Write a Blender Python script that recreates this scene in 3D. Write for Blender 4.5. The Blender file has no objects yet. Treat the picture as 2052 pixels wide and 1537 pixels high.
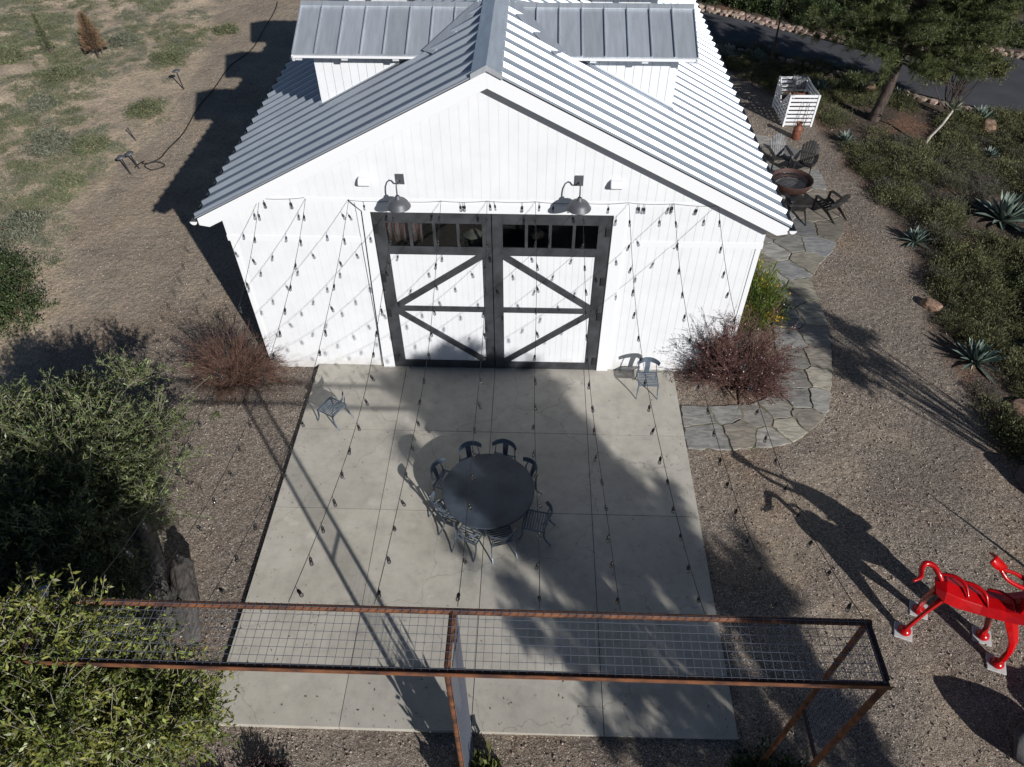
import bpy, bmesh, math, random
import numpy as np
from mathutils import Vector, Matrix
R_ = math.radians
SC = bpy.context.scene
COL = SC.collection
# ---------------------------------------------------------------- camera
CAMP = (0.90838611, -13.99384049, 13.69514218)
cy, cp, cr = R_(1.85455826), R_(45.63884092), R_(-0.16226897)
fw = Vector((-math.sin(cy)*math.cos(cp), math.cos(cy)*math.cos(cp), -math.sin(cp)))
rt = Vector((math.cos(cy), math.sin(cy), 0)); up = rt.cross(fw)
rt2 = rt*math.cos(cr)+up*math.sin(cr); up2 = -rt*math.sin(cr)+up*math.cos(cr)
cam_d = bpy.data.cameras.new('camera'); cam = bpy.data.objects.new('camera', cam_d); COL.objects.link(cam)
m3 = Matrix((rt2, up2, -fw)).transposed()
cam.matrix_world = Matrix.Translation(CAMP) @ m3.to_4x4()
cam_d.sensor_width = 36; cam_d.lens = 36*1445.997/2052; cam_d.clip_start = .1; cam_d.clip_end = 2000
SC.camera = cam
# ---------------------------------------------------------------- world, sun, exposure
AZ, EL = R_(35.5), R_(26.2)
TOSUN = Vector((math.sin(AZ)*math.cos(EL), -math.cos(AZ)*math.cos(EL), math.sin(EL)))
W = bpy.data.worlds.new('World'); SC.world = W; W.use_nodes = True
wn = W.node_tree.nodes; wl = W.node_tree.links
sky = wn.new('ShaderNodeTexSky'); sky.sky_type = 'NISHITA'; sky.sun_disc = False
sky.sun_elevation = EL; sky.sun_rotation = math.pi-AZ; sky.air_density = .75; sky.dust_density = .15; sky.altitude = 600
wl.new(sky.outputs[0], wn['Background'].inputs[0]); wn['Background'].inputs[1].default_value = SKYS = .05
ld = bpy.data.lights.new('sun', 'SUN'); ld.energy = 5.0; ld.angle = R_(.53); ld.color = (1, .972, .93)
lo = bpy.data.objects.new('sun', ld); COL.objects.link(lo)
lo.rotation_euler = TOSUN.to_track_quat('Z', 'Y').to_euler(); lo.location = (20, -30, 30)
SC.view_settings.view_transform = 'Standard'; SC.view_settings.look = 'None'
SC.view_settings.exposure = .22; SC.view_settings.gamma = 1
SC.render.resolution_x = 1024; SC.render.resolution_y = 767
RNG = np.random.default_rng(7); random.seed(7)
# ---------------------------------------------------------------- materials
def mat(name, col, rough=.7, metal=0., var=.0, vs=5., bump=0., bs=40., spec=.5, col2=None, island=0., trans=0., stretch=None, coat=0., detail=4., coords='Object', lo_=.35, hi_=.65):
    m = bpy.data.materials.new(name); m.use_nodes = True
    nt = m.node_tree; N = nt.nodes; L = nt.links; b = N['Principled BSDF']
    b.inputs['Roughness'].default_value = rough; b.inputs['Metallic'].default_value = metal
    b.inputs['Specular IOR Level'].default_value = spec
    if coat: b.inputs['Coat Weight'].default_value = coat; b.inputs['Coat Roughness'].default_value = .08
    c = (*col, 1); b.inputs['Base Color'].default_value = c
    tc = N.new('ShaderNodeTexCoord'); vec = tc.outputs[coords]
    if stretch:
        mp = N.new('ShaderNodeMapping'); mp.inputs['Scale'].default_value = stretch; L.new(vec, mp.inputs[0]); vec = mp.outputs[0]
    cur = None
    if var or col2:
        c2 = col2 or tuple(min(1, x*(1-var)) for x in col); c1 = col if col2 else tuple(min(1, x*(1+var)) for x in col)
        n = N.new('ShaderNodeTexNoise'); n.inputs['Scale'].default_value = vs; n.inputs['Detail'].default_value = detail; n.inputs['Roughness'].default_value = .6
        L.new(vec, n.inputs['Vector'])
        r = N.new('ShaderNodeValToRGB'); r.color_ramp.elements[0].position = lo_; r.color_ramp.elements[1].position = hi_
        r.color_ramp.elements[0].color = (*c2, 1); r.color_ramp.elements[1].color = (*c1, 1)
        L.new(n.outputs[0], r.inputs[0]); cur = r.outputs[0]; L.new(cur, b.inputs['Base Color'])
    if island:
        g = N.new('ShaderNodeNewGeometry'); hs = N.new('ShaderNodeHueSaturation')
        mr = N.new('ShaderNodeMapRange'); mr.inputs[3].default_value = 1-island; mr.inputs[4].default_value = 1+island*1.25
        L.new(g.outputs['Random Per Island'], mr.inputs[0]); L.new(mr.outputs[0], hs.inputs['Value'])
        mh = N.new('ShaderNodeMapRange'); mh.inputs[3].default_value = .5-.035*island*2; mh.inputs[4].default_value = .5+.03*island*2
        mu = N.new('ShaderNodeMath'); mu.operation = 'MULTIPLY'; mu.inputs[1].default_value = 7.31
        fr = N.new('ShaderNodeMath'); fr.operation = 'FRACT'
        L.new(g.outputs['Random Per Island'], mu.inputs[0]); L.new(mu.outputs[0], fr.inputs[0]); L.new(fr.outputs[0], mh.inputs[0]); L.new(mh.outputs[0], hs.inputs['Hue'])
        if cur is not None: L.new(cur, hs.inputs['Color'])
        else: hs.inputs['Color'].default_value = c
        cur = hs.outputs[0]; L.new(cur, b.inputs['Base Color'])
    if bump:
        n2 = N.new('ShaderNodeTexNoise'); n2.inputs['Scale'].default_value = bs; n2.inputs['Detail'].default_value = 5
        L.new(vec, n2.inputs['Vector']); bp = N.new('ShaderNodeBump'); bp.inputs['Strength'].default_value = bump; bp.inputs['Distance'].default_value = .02
        L.new(n2.outputs[0], bp.inputs['Height']); L.new(bp.outputs[0], b.inputs['Normal'])
    if trans:
        t = N.new('ShaderNodeBsdfTranslucent'); ms = N.new('ShaderNodeMixShader'); ms.inputs[0].default_value = trans
        if cur is not None: L.new(cur, t.inputs[0])
        else: t.inputs[0].default_value = c
        o = N['Material Output']; L.new(b.outputs[0], ms.inputs[1]); L.new(t.outputs[0], ms.inputs[2]); L.new(ms.outputs[0], o.inputs[0])
    return m
M = {}
M['white'] = mat('white_paint', (.625, .637, .662), .6, var=.03, vs=1.5, spec=.3)
def splash(m):
    N = m.node_tree.nodes; L = m.node_tree.links; b = N['Principled BSDF']; src = b.inputs['Base Color'].links[0].from_socket if b.inputs['Base Color'].links else None
    tc = N.new('ShaderNodeTexCoord'); sp = N.new('ShaderNodeSeparateXYZ'); L.new(tc.outputs['Object'], sp.inputs[0]); nz = N.new('ShaderNodeTexNoise'); nz.inputs['Scale'].default_value = 3.5; nz.inputs['Detail'].default_value = 6; L.new(tc.outputs['Object'], nz.inputs[0])
    a = N.new('ShaderNodeMath'); a.operation = 'MULTIPLY_ADD'; a.inputs[1].default_value = -1.1; a.inputs[2].default_value = .62; L.new(nz.outputs[0], a.inputs[0])
    c = N.new('ShaderNodeMath'); c.operation = 'ADD'; L.new(sp.outputs[2], c.inputs[0]); L.new(a.outputs[0], c.inputs[1])
    mr = N.new('ShaderNodeMapRange'); mr.inputs[1].default_value = .0; mr.inputs[2].default_value = .42; mr.inputs[3].default_value = .42; mr.inputs[4].default_value = 0; L.new(c.outputs[0], mr.inputs[0])
    x = N.new('ShaderNodeMix'); x.data_type = 'RGBA'; L.new(mr.outputs[0], x.inputs[0]); x.inputs[7].default_value = (.36, .31, .25, 1)
    if src: L.new(src, x.inputs[6])
    else: x.inputs[6].default_value = b.inputs['Base Color'].default_value
    L.new(x.outputs[2], b.inputs['Base Color'])
splash(M['white'])
M['trim'] = mat('white_trim', (.645, .655, .68), .6, spec=.3)
M['char'] = mat('charcoal_frame', (.033, .036, .041), .5, var=.38, vs=2.6, bump=.12, bs=45, detail=8)
M['black'] = mat('black_gap', (.01, .01, .011), .6)
M['metal'] = mat('galvanised_roof', (.38, .42, .475), .46, .55, var=.07, vs=1.2, stretch=(1, 6, 1))
M['metal2'] = mat('dormer_metal', (.53, .57, .62), .45, .65, var=.09, vs=2.5, stretch=(4, .6, .6), island=.11)
M['gutter'] = mat('gutter_metal', (.13, .14, .15), .4, .6)
M['chair'] = mat('zinc_chair', (.105, .135, .175), .42, .4, var=.2, vs=9)
M['table'] = mat('table_zinc', (.018, .026, .038), .5, .0, col2=(.05, .064, .085), vs=1.7, bump=.03, bs=20)
M['lamp'] = mat('lamp_grey', (.085, .09, .102), .5, .3)
M['dark'] = mat('dark_metal', (.03, .03, .033), .45, .3)
M['cord'] = mat('black_cord', (.008, .008, .009), .6)
M['sock'] = mat('bulb_socket', (.009, .009, .01), .45)
M['rust'] = mat('rusty_steel', (.175, .066, .026), .75, .1, col2=(.05, .02, .013), vs=5, bump=.25, bs=60, stretch=(.6, 1, 1), lo_=.38, hi_=.6)
M['rust2'] = mat('rusty_plate', (.07, .03, .023), .7, .2, col2=(.03, .014, .012), vs=6, bump=.15, bs=60)
M['wire'] = mat('galv_wire', (.24, .265, .32), .45, .7)
M['red'] = mat('red_paint', (.36, .0012, .0025), .26, coat=.2, var=.25, vs=2.2, spec=.35, bump=.04, bs=9)
M['pad'] = mat('pad_concrete', (.42, .42, .42), .85, var=.15, vs=9)
M['black_wood'] = mat('black_wood', (.02, .019, .019), .55, var=.5, vs=4, stretch=(1, 1, .2))
M['grey_wood'] = mat('sunbleached_wood', (.10, .10, .105), .6, var=.45, vs=6)
M['logs'] = mat('firewood', (.16, .08, .05), .85, col2=(.05, .025, .018), vs=9, bump=.4, bs=40)
M['logend'] = mat('log_end', (.42, .30, .2), .85, var=.3, vs=20)
M['drift'] = mat('weathered_log', (.125, .11, .098), .9, col2=(.032, .029, .027), vs=4, bump=1., bs=18, stretch=(6, .8, 6), lo_=.3, hi_=.62)
M['bark'] = mat('bark', (.085, .06, .05), .9, col2=(.02, .014, .012), vs=9, bump=1., bs=24, stretch=(1, 1, .35))
M['palebark'] = mat('pale_bark', (.20, .18, .145), .9, var=.3, vs=14)
M['twig'] = mat('brown_twig', (.12, .068, .05), .85, island=.45)
M['stalk'] = mat('pale_stalk', (.36, .33, .29), .9, var=.3, vs=8)
M['rock'] = mat('tan_boulder', (.27, .17, .115), .92, col2=(.13, .085, .06), vs=5, bump=1.2, bs=11)
M['rockg'] = mat('grey_boulder', (.09, .082, .086), .92, col2=(.05, .045, .048), vs=4, bump=1.0, bs=9)
M['wallstone'] = mat('kerb_stone', (.34, .255, .20), .92, col2=(.16, .12, .10), vs=6, island=.3, bump=1., bs=18)
M['asphalt'] = mat('asphalt', (.042, .043, .05), .85, var=.18, vs=.8, bump=.15, bs=120)
M['agave'] = mat('agave_leaf', (.155, .20, .165), .5, col2=(.085, .12, .105), vs=3, island=.3)
M['agdry'] = mat('agave_dry', (.36, .31, .2), .8, island=.2)
def leafm(n, c, isl=.35, tr=.18, rough=.5, col2=None): M[n] = mat(n, c, rough, island=isl, trans=tr, spec=.35, col2=col2, vs=1.3)
leafm('leaf_olive', (.15, .178, .075), .5, .17, .4, (.07, .098, .032))
leafm('leaf_yellow', (.205, .222, .055), .5, .2, .38, (.085, .11, .026))
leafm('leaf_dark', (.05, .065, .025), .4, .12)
leafm('leaf_shade', (.035, .05, .022), .4, .12)
leafm('leaf_pine', (.085, .105, .033), .4, .12, .5, (.045, .062, .02))
leafm('leaf_airy', (.15, .155, .05), .4, .2, .5, (.08, .095, .035))
leafm('leaf_cover', (.135, .138, .06), .5, .12, .6, (.055, .06, .028))
leafm('leaf_cover_grey', (.115, .115, .075), .4, .1, .6, (.075, .068, .06))
leafm('leaf_sage', (.17, .18, .13), .4, .1, .7, (.10, .11, .075))
leafm('leaf_grass', (.15, .162, .088), .4, .12, .7, (.095, .11, .06))
leafm('leaf_hedge', (.06, .085, .032), .4, .12, .5, (.03, .045, .018))
leafm('leaf_bright', (.14, .17, .035), .35, .2, .5, (.07, .11, .028))
leafm('flower_yellow', (.62, .40, .02), .3, .2)
leafm('leaf_plum', (.15, .068, .066), .5, .12, .5, (.07, .032, .032))
leafm('flower_pale', (.55, .42, .45), .25, .2)
leafm('leaf_brown', (.21, .145, .085), .35, .1, .8, (.12, .075, .045))
leafm('leaf_purple', (.045, .03, .032), .4, .05)
leafm('weed', (.06, .13, .02), .3, .2)
def glassm(name, tint, frac):
    m = bpy.data.materials.new(name); m.use_nodes = True; nt = m.node_tree; N = nt.nodes; L = nt.links
    for n in list(N):
        if n.type != 'OUTPUT_MATERIAL': N.remove(n)
    t = N.new('ShaderNodeBsdfTransparent'); t.inputs[0].default_value = (*tint, 1)
    g = N.new('ShaderNodeBsdfGlossy'); g.inputs[1].default_value = .03; fz = N.new('ShaderNodeFresnel'); fz.inputs[0].default_value = 1.45
    mu = N.new('ShaderNodeMath'); mu.operation = 'MULTIPLY_ADD'; mu.inputs[1].default_value = 1; mu.inputs[2].default_value = frac
    ms = N.new('ShaderNodeMixShader'); L.new(fz.outputs[0], mu.inputs[0]); L.new(mu.outputs[0], ms.inputs[0]); L.new(t.outputs[0], ms.inputs[1]); L.new(g.outputs[0], ms.inputs[2])
    L.new(ms.outputs[0], N['Material Output'].inputs[0]); return m
M['glass'] = glassm('window_glass', (.62, .64, .66), 0.0)
M['bulb'] = glassm('bulb_glass', (.72, .73, .76), .08)
# striped textile
def textile():
    m = mat('striped_textile', (.55, .42, .38), .8); N = m.node_tree.nodes; L = m.node_tree.links
    tc = N.new('ShaderNodeTexCoord'); w = N.new('ShaderNodeTexWave'); w.inputs['Scale'].default_value = 3.2; w.inputs['Distortion'].default_value = 5; w.inputs['Detail'].default_value = 1
    r = N.new('ShaderNodeValToRGB'); e = r.color_ramp.elements
    e[0].position = .0; e[0].color = (.5, .06, .04, 1); e[1].position = 1; e[1].color = (.60, .5, .46, 1)
    x = e.new(.2); x.color = (.62, .5, .45, 1); x = e.new(.12); x.color = (.4, .05, .04, 1); x = e.new(.7); x.color = (.55, .47, .44, 1); x = e.new(.78); x.color = (.07, .06, .06, 1); x = e.new(.85); x.color = (.6, .5, .46, 1)
    L.new(tc.outputs['Object'], w.inputs[0]); L.new(w.outputs[0], r.inputs[0]); L.new(r.outputs[0], N['Principled BSDF'].inputs['Base Color']); return m
M['textile'] = textile()
# ---------------------------------------------------------------- tagging and mesh helpers
def tag(o, label=None, cat=None, group=None, kind=None):
    if label: o['label'] = label
    if cat: o['category'] = cat
    if group: o['group'] = group
    if kind: o['kind'] = kind
    return o
def thing(name, label, cat, loc=(0, 0, 0), rz=0, group=None):
    o = bpy.data.objects.new(name, None); COL.objects.link(o); o.empty_display_size = .1
    o.location = loc; o.rotation_euler = (0, 0, rz); return tag(o, label, cat, group)
def dup(root, loc, rz=0, sc=1, label=None, group=None):
    r = root.copy(); COL.objects.link(r); r.location = loc; r.rotation_euler = (0, 0, rz); r.scale = (sc, sc, sc)
    if label: r['label'] = label
    if group: r['group'] = group
    for ch in list(root.children):
        c = ch.copy(); COL.objects.link(c); c.parent = r
        for g in ch.children:
            d = g.copy(); COL.objects.link(d); d.parent = c
    return r
def npobj(name, V, F, m, parent=None, smooth=False, mats=None, mi=None):
    """V (n,3); F = list of int arrays (k,3) or (k,4)"""
    me = bpy.data.meshes.new(name); V = np.asarray(V, dtype=np.float32)
    F = [np.asarray(f, dtype=np.int32) for f in F if len(f)]
    tot = np.concatenate([np.full(len(f), f.shape[1]) for f in F]); idx = np.concatenate([f.ravel() for f in F])
    me.vertices.add(len(V)); me.vertices.foreach_set('co', V.ravel())
    me.loops.add(len(idx)); me.loops.foreach_set('vertex_index', idx)
    me.polygons.add(len(tot)); st = np.concatenate([[0], np.cumsum(tot)[:-1]])
    me.polygons.foreach_set('loop_start', st.astype(np.int32))
    if smooth: me.polygons.foreach_set('use_smooth', np.ones(len(tot), dtype=bool))
    for x in (mats or [m]): me.materials.append(x)
    if mi is not None: me.polygons.foreach_set('material_index', np.asarray(mi, dtype=np.int32))
    me.update(calc_edges=True); me.validate()
    o = bpy.data.objects.new(name, me); COL.objects.link(o)
    if parent: o.parent = parent
    return o
class MB:
    def __init__(s): s.v = []; s.f = []; s.mi = []; s.cm = 0
    def add(s, vs, fs):
        b = len(s.v); s.v += [tuple(v) for v in vs]
        for f in fs: s.f.append([i+b for i in f]); s.mi.append(s.cm)
        return s
    def box(s, x0, x1, y0, y1, z0, z1, M4=None):
        vs = [Vector((x, y, z)) for z in (z0, z1) for y in (y0, y1) for x in (x0, x1)]
        if M4 is not None: vs = [M4 @ v for v in vs]
        return s.add(vs, [(0, 2, 3, 1), (4, 5, 7, 6), (0, 1, 5, 4), (2, 6, 7, 3), (0, 4, 6, 2), (1, 3, 7, 5)])
    def prism(s, pts, ax, a, b):
        """2-D outline pts extruded along axis ax from a to b; pts are the two other axes in order"""
        n = len(pts)
        def P(q, t):
            l = list(q); l.insert(ax, t); return l
        vs = [P(q, a) for q in pts]+[P(q, b) for q in pts]
        return s.add(vs, [list(range(n))[::-1], list(range(n, 2*n))]+[(i, (i+1) % n, (i+1) % n+n, i+n) for i in range(n)])
    def bar(s, p, q, w, h, upv=(0, 0, 1)):
        p = Vector(p); q = Vector(q); d = (q-p).normalized(); u = Vector(upv)
        r = d.cross(u)
        if r.length < 1e-4: r = d.cross(Vector((1, 0, 0)))
        r.normalize(); u = r.cross(d)
        vs = [a+r*i*w/2+u*j*h/2 for a in (p, q) for i, j in ((-1, -1), (1, -1), (1, 1), (-1, 1))]
        return s.add(vs, [(0, 1, 2, 3)[::-1], (4, 5, 6, 7), (0, 1, 5, 4), (1, 2, 6, 5), (2, 3, 7, 6), (3, 0, 4, 7)])
    def tube(s, pts, r, n=8, cap=True, sq=1.):
        pts = [Vector(p) for p in pts]; k = len(pts); rs = r if hasattr(r, '__len__') else [r]*k
        ref = None; rings = []
        for i, p in enumerate(pts):
            d = (pts[min(i+1, k-1)]-pts[max(i-1, 0)])
            d = d.normalized() if d.length > 1e-9 else Vector((0, 0, 1))
            if ref is None:
                ref = d.orthogonal().normalized()
            else:
                ref = (ref-d*ref.dot(d)); ref = ref.normalized() if ref.length > 1e-6 else d.orthogonal().normalized()
            b = d.cross(ref); rings.append([p+(ref*math.cos(2*math.pi*j/n)+b*math.sin(2*math.pi*j/n)*sq)*rs[i] for j in range(n)])
        vs = [v for g in rings for v in g]; fs = []
        for i in range(k-1):
            for j in range(n): fs.append((i*n+j, i*n+(j+1) % n, (i+1)*n+(j+1) % n, (i+1)*n+j))
        if cap: fs += [list(range(n))[::-1], list(range((k-1)*n, k*n))]
        return s.add(vs, fs)
    def lathe(s, prof, c=(0, 0, 0), n=24, cap=False):
        k = len(prof); vs = [(c[0]+r*math.cos(2*math.pi*j/n), c[1]+r*math.sin(2*math.pi*j/n), c[2]+z) for r, z in prof for j in range(n)]
        fs = [(i*n+j, i*n+(j+1) % n, (i+1)*n+(j+1) % n, (i+1)*n+j) for i in range(k-1) for j in range(n)]
        if cap: fs += [list(range(n))[::-1], list(range((k-1)*n, k*n))]
        return s.add(vs, fs)
    def build(s, name, m, parent=None, smooth=False, bevel=0., solid=0., sub=0):
        me = bpy.data.meshes.new(name); me.from_pydata(s.v, [], s.f)
        ms = m if isinstance(m, (list, tuple)) else [m]
        for x in ms: me.materials.append(x)
        if len(ms) > 1: me.polygons.foreach_set('material_index', s.mi)
        bm = bmesh.new(); bm.from_mesh(me); bmesh.ops.recalc_face_normals(bm, faces=bm.faces); bm.to_mesh(me); bm.free()
        o = bpy.data.objects.new(name, me); COL.objects.link(o)
        if parent: o.parent = parent
        if smooth:
            me.polygons.foreach_set('use_smooth', [True]*len(me.polygons))
        if solid: q = o.modifiers.new('s', 'SOLIDIFY'); q.thickness = solid; q.offset = 0
        if sub: q = o.modifiers.new('u', 'SUBSURF'); q.levels = q.render_levels = sub
        if bevel: q = o.modifiers.new('b', 'BEVEL'); q.width = bevel; q.segments = 2; q.limit_method = 'ANGLE'
        return o
def unit(a): return a/np.maximum(np.linalg.norm(a, axis=-1, keepdims=True), 1e-9)
def leaves(P, D, L, Wd, rng=RNG):
    """diamond leaves with base P, direction D, length L, half width Wd"""
    n = len(P); D = unit(D); s = unit(np.cross(D, rng.normal(size=(n, 3)))); L = np.broadcast_to(L, n)[:, None]; Wd = np.broadcast_to(Wd, n)[:, None]
    V = np.stack([P, P+D*L*.45+s*Wd, P+D*L, P+D*L*.45-s*Wd], 1).reshape(-1, 3)
    return V, np.arange(4*n).reshape(n, 4)
def tubes(paths, r0, r1, sides=3):
    """paths (n,k,3) -> tapered thin tubes"""
    n, k, _ = paths.shape; d = unit(np.gradient(paths, axis=1)); ref = np.where(np.abs(d[:, :1, 2:3]) > .8, np.array([1., 0, 0]), np.array([0, 0, 1.]))
    a = unit(np.cross(d, np.broadcast_to(ref, d.shape))); b = np.cross(d, a)
    t = np.linspace(0, 1, k)[None, :, None]; r0 = np.broadcast_to(r0, n)[:, None, None]; r1 = np.broadcast_to(r1, n)[:, None, None]; r = r0*(1-t)+r1*t
    V = np.stack([paths+(a*math.cos(2*math.pi*j/sides)+b*math.sin(2*math.pi*j/sides))*r for j in range(sides)], 2).reshape(-1, 3)
    base = (np.arange(n)[:, None]*k+np.arange(k-1)[None, :]).reshape(-1)*sides
    F = np.concatenate([np.stack([base+j, base+(j+1) % sides, base+sides+(j+1) % sides, base+sides+j], 1) for j in range(sides)])
    return V, F
def join(parts):
    Vs, Fs, o = [], [], 0
    for V, F in parts: Vs.append(V); Fs.append(F+o); o += len(V)
    return np.concatenate(Vs), Fs
def rnd_dirs(n, rng, zmin=-1.): 
    d = unit(rng.normal(size=(n*3, 3))); d = d[d[:, 2] > zmin]
    return d[:n] if len(d) >= n else rnd_dirs(n*2, rng, zmin)[:n]
def bez(a, b, k, bend, rng, up=0.):
    """curved paths from a (n,3) to b (n,3)"""
    n = len(a); t = np.linspace(0, 1, k)[None, :, None]; c = (a+b)/2+rng.normal(size=(n, 3))*bend+np.array([0, 0, up])
    return a[:, None]*(1-t)**2+2*c[:, None]*t*(1-t)+b[:, None]*t**2
# ================================================================ GROUND
def vnoise(x, y, s, seed):
    rg = np.random.default_rng(seed); G = rg.random((128, 128)); u = x/s; v = y/s
    i = np.floor(u).astype(int); j = np.floor(v).astype(int); fu = u-i; fv = v-j; fu = fu*fu*(3-2*fu); fv = fv*fv*(3-2*fv)
    g = lambda a, b: G[a % 128, b % 128]
    return (g(i, j)*(1-fu)+g(i+1, j)*fu)*(1-fv)+(g(i, j+1)*(1-fu)+g(i+1, j+1)*fu)*fv
def fbm(x, y, s, seed): return (vnoise(x, y, s, seed)*.5+vnoise(x, y, s/2.1, seed+1)*.28+vnoise(x, y, s/4.3, seed+2)*.22)
BED = [(9.0, 23.4), (8.6, 20.2), (9.7, 20.1), (10.5, 18.4), (11.2, 17.4), (12.4, 16.6), (12.3, 14.3), (12.44, 13.44), (12.86, 12.83), (12.7, 11.3), (12.73, 9.83), (12.98, 8.67), (13.22, 7.57), (13.11, 5.82), (13.02, 4.24), (12.88, 3.26), (12.47, 2.34), (12.29, 1.47), (12.32, .46), (12.41, -.3), (12.38, -1.02), (12.28, -1.7), (12.37, -2.5), (12.9, -3.4), (14.5, -5), (30, -6), (60, 10), (60, 22), (24, 15.0), (21.07, 15.18), (19.92, 16.44), (17.94, 16.92), (17.39, 17.44), (16.29, 18.7), (14.89, 20.02), (13.69, 20.67), (12.51, 21.58), (11.14, 22.46)]
SOIL = [(-16.9, 45), (-16.9, 28.63), (-15.22, 24.22), (-14.69, 21.01), (-14.47, 16.62), (-13.95, 14.26), (-14.4, 11.71), (-14.55, 10.17), (-14.6, 7.42), (-14.0, 5.06), (-13.2, 3.5), (-12.6, 1.62), (-12.6, -.5), (-13, -3), (-12, -8), (-9, -12), (-4, -13.5), (4, -13.5), (4, -25), (-60, -25), (-60, 45)]
def inpoly(x, y, P):
    c = np.zeros(x.shape, bool); n = len(P)
    for i in range(n):
        x1, y1 = P[i]; x2, y2 = P[(i+1) % n]
        if y1 == y2: continue
        c ^= ((y1 > y) != (y2 > y)) & (x < (x2-x1)*(y-y1)/(y2-y1)+x1)
    return c
def gh(x, y):
    x = np.asarray(x, float); y = np.asarray(y, float)
    h = -.13+.09/(1+np.exp(-(x-2)*1.2))
    far = np.clip((-x-14.5)/6, 0, 1); h = h+far*(fbm(x, y, 3.1, 5)-.5)*.7
    fr = np.clip((x-13)/3, 0, 1)*np.clip((17.5-y-.5*(x-16))/3, 0, 1); h = h+fr*(fbm(x, y, 2.6, 9)-.4)*.45
    h = h+(fbm(x, y, .8, 3)-.5)*.03
    return h
def gz(x, y): return float(gh(np.array([x]), np.array([y]))[0])
def build_ground():
    xs = np.concatenate([[-600, -200, -90, -50, -38], np.arange(-32, 32.01, .17), [38, 50, 90, 200, 600]])
    ys = np.concatenate([[-600, -200, -90, -50, -32], np.arange(-24, 36.01, .17), [42, 55, 90, 200, 700]])
    X, Y = np.meshgrid(xs, ys); x = X.ravel(); y = Y.ravel(); Z = gh(x, y)
    V = np.stack([x, y, Z], 1); nx = len(xs); ny = len(ys)
    i = (np.arange(ny-1)[:, None]*nx+np.arange(nx-1)[None]).ravel(); F = np.stack([i, i+1, i+nx+1, i+nx], 1)
    m = bpy.data.materials.new('ground'); m.use_nodes = True; N = m.node_tree.nodes; L = m.node_tree.links; b = N['Principled BSDF']; b.inputs['Roughness'].default_value = .92; b.inputs['Specular IOR Level'].default_value = .25
    tc = N.new('ShaderNodeTexCoord')
    def nz(s, d=3., r=.6):
        n = N.new('ShaderNodeTexNoise'); n.inputs['Scale'].default_value = s; n.inputs['Detail'].default_value = d; n.inputs['Roughness'].default_value = r; L.new(tc.outputs['Object'], n.inputs[0]); return n.outputs[0]
    def ramp(i, *st):
        r = N.new('ShaderNodeValToRGB'); e = r.color_ramp.elements
        while len(e) < len(st): e.new(.5)
        for k, (p, c) in enumerate(st): e[k].position = p; e[k].color = (*c, 1)
        L.new(i, r.inputs[0]); return r.outputs[0]
    def mix(f, a, c, mode='MIX'):
        x = N.new('ShaderNodeMix'); x.data_type = 'RGBA'; x.blend_type = mode
        if isinstance(f, float): x.inputs[0].default_value = f
        else: L.new(f, x.inputs[0])
        L.new(a, x.inputs[6]); L.new(c, x.inputs[7]); return x.outputs[2]
    vo = N.new('ShaderNodeTexVoronoi'); vo.inputs['Scale'].default_value = 52; L.new(tc.outputs['Object'], vo.inputs[0])
    sp = N.new('ShaderNodeSeparateColor'); L.new(vo.outputs['Color'], sp.inputs[0])
    stones = ramp(sp.outputs[0], (0, (.062, .053, .045)), (.3, (.15, .129, .111)), (.7, (.222, .193, .168)), (.93, (.30, .266, .234)), (1, (.55, .51, .47)))
    patch = ramp(nz(.33, 5), (.36, (.80, .76, .74)), (.64, (1.12, 1.08, 1.02)))
    grav = mix(1., stones, patch, 'MULTIPLY')
    warm = ramp(nz(.21, 4), (.5, (1, 1, 1)), (.72, (1.18, 1.03, .88))); grav = mix(1., grav, warm, 'MULTIPLY')
    soil = ramp(nz(1.1, 6, .65), (.25, (.20, .175, .135)), (.45, (.35, .295, .225)), (.6, (.44, .355, .265)), (.8, (.52, .45, .36)))
    soil2 = ramp(nz(9, 9, .82), (.34, (.42, .40, .38)), (.5, (.95, .93, .9)), (.66, (1.45, 1.4, 1.33))); soil = mix(1., soil, soil2, 'MULTIPLY')
    litter = ramp(nz(26, 4, .7), (.56, (0, 0, 0)), (.62, (1, 1, 1))); lp = ramp(nz(.7, 3), (.40, (0, 0, 0)), (.54, (.9, .9, .9)))
    lm = mix(1., litter, lp, 'MULTIPLY'); rgbw = N.new('ShaderNodeRGB'); rgbw.outputs[0].default_value = (.42, .36, .33, 1)
    soil = mix(lm, soil, rgbw.outputs[0])
    mul = ramp(nz(16, 5, .75), (.3, (.025, .02, .016)), (.5, (.07, .053, .042)), (.62, (.14, .108, .088)), (.75, (.40, .34, .31)))
    mred = ramp(nz(.45, 3), (.52, (1, 1, 1)), (.66, (1.7, 1.25, 1.0))); mul = mix(1., mul, mred, 'MULTIPLY')
    at = N.new('ShaderNodeAttribute'); at.attribute_name = 'zone'; sp2 = N.new('ShaderNodeSeparateColor'); L.new(at.outputs['Color'], sp2.inputs[0])
    c = mix(sp2.outputs[0], grav, soil); c = mix(sp2.outputs[1], c, mul); c = mix(sp2.outputs[2], c, soil)
    L.new(c, b.inputs['Base Color'])
    bp = N.new('ShaderNodeBump'); bp.inputs['Strength'].default_value = .55; bp.inputs['Distance'].default_value = .02
    L.new(vo.outputs['Distance'], bp.inputs['Height']); bp.invert = True
    bp2 = N.new('ShaderNodeBump'); bp2.inputs['Strength'].default_value = .6; bp2.inputs['Distance'].default_value = .10; L.new(nz(5, 4), bp2.inputs['Height']); L.new(bp.outputs[0], bp2.inputs['Normal'])
    L.new(bp2.outputs[0], b.inputs['Normal'])
    o = npobj('ground', V, [F], m, smooth=True); tag(o, 'gravel yard, sandy hillside soil and mulched bed around the barn', kind='structure')
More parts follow.
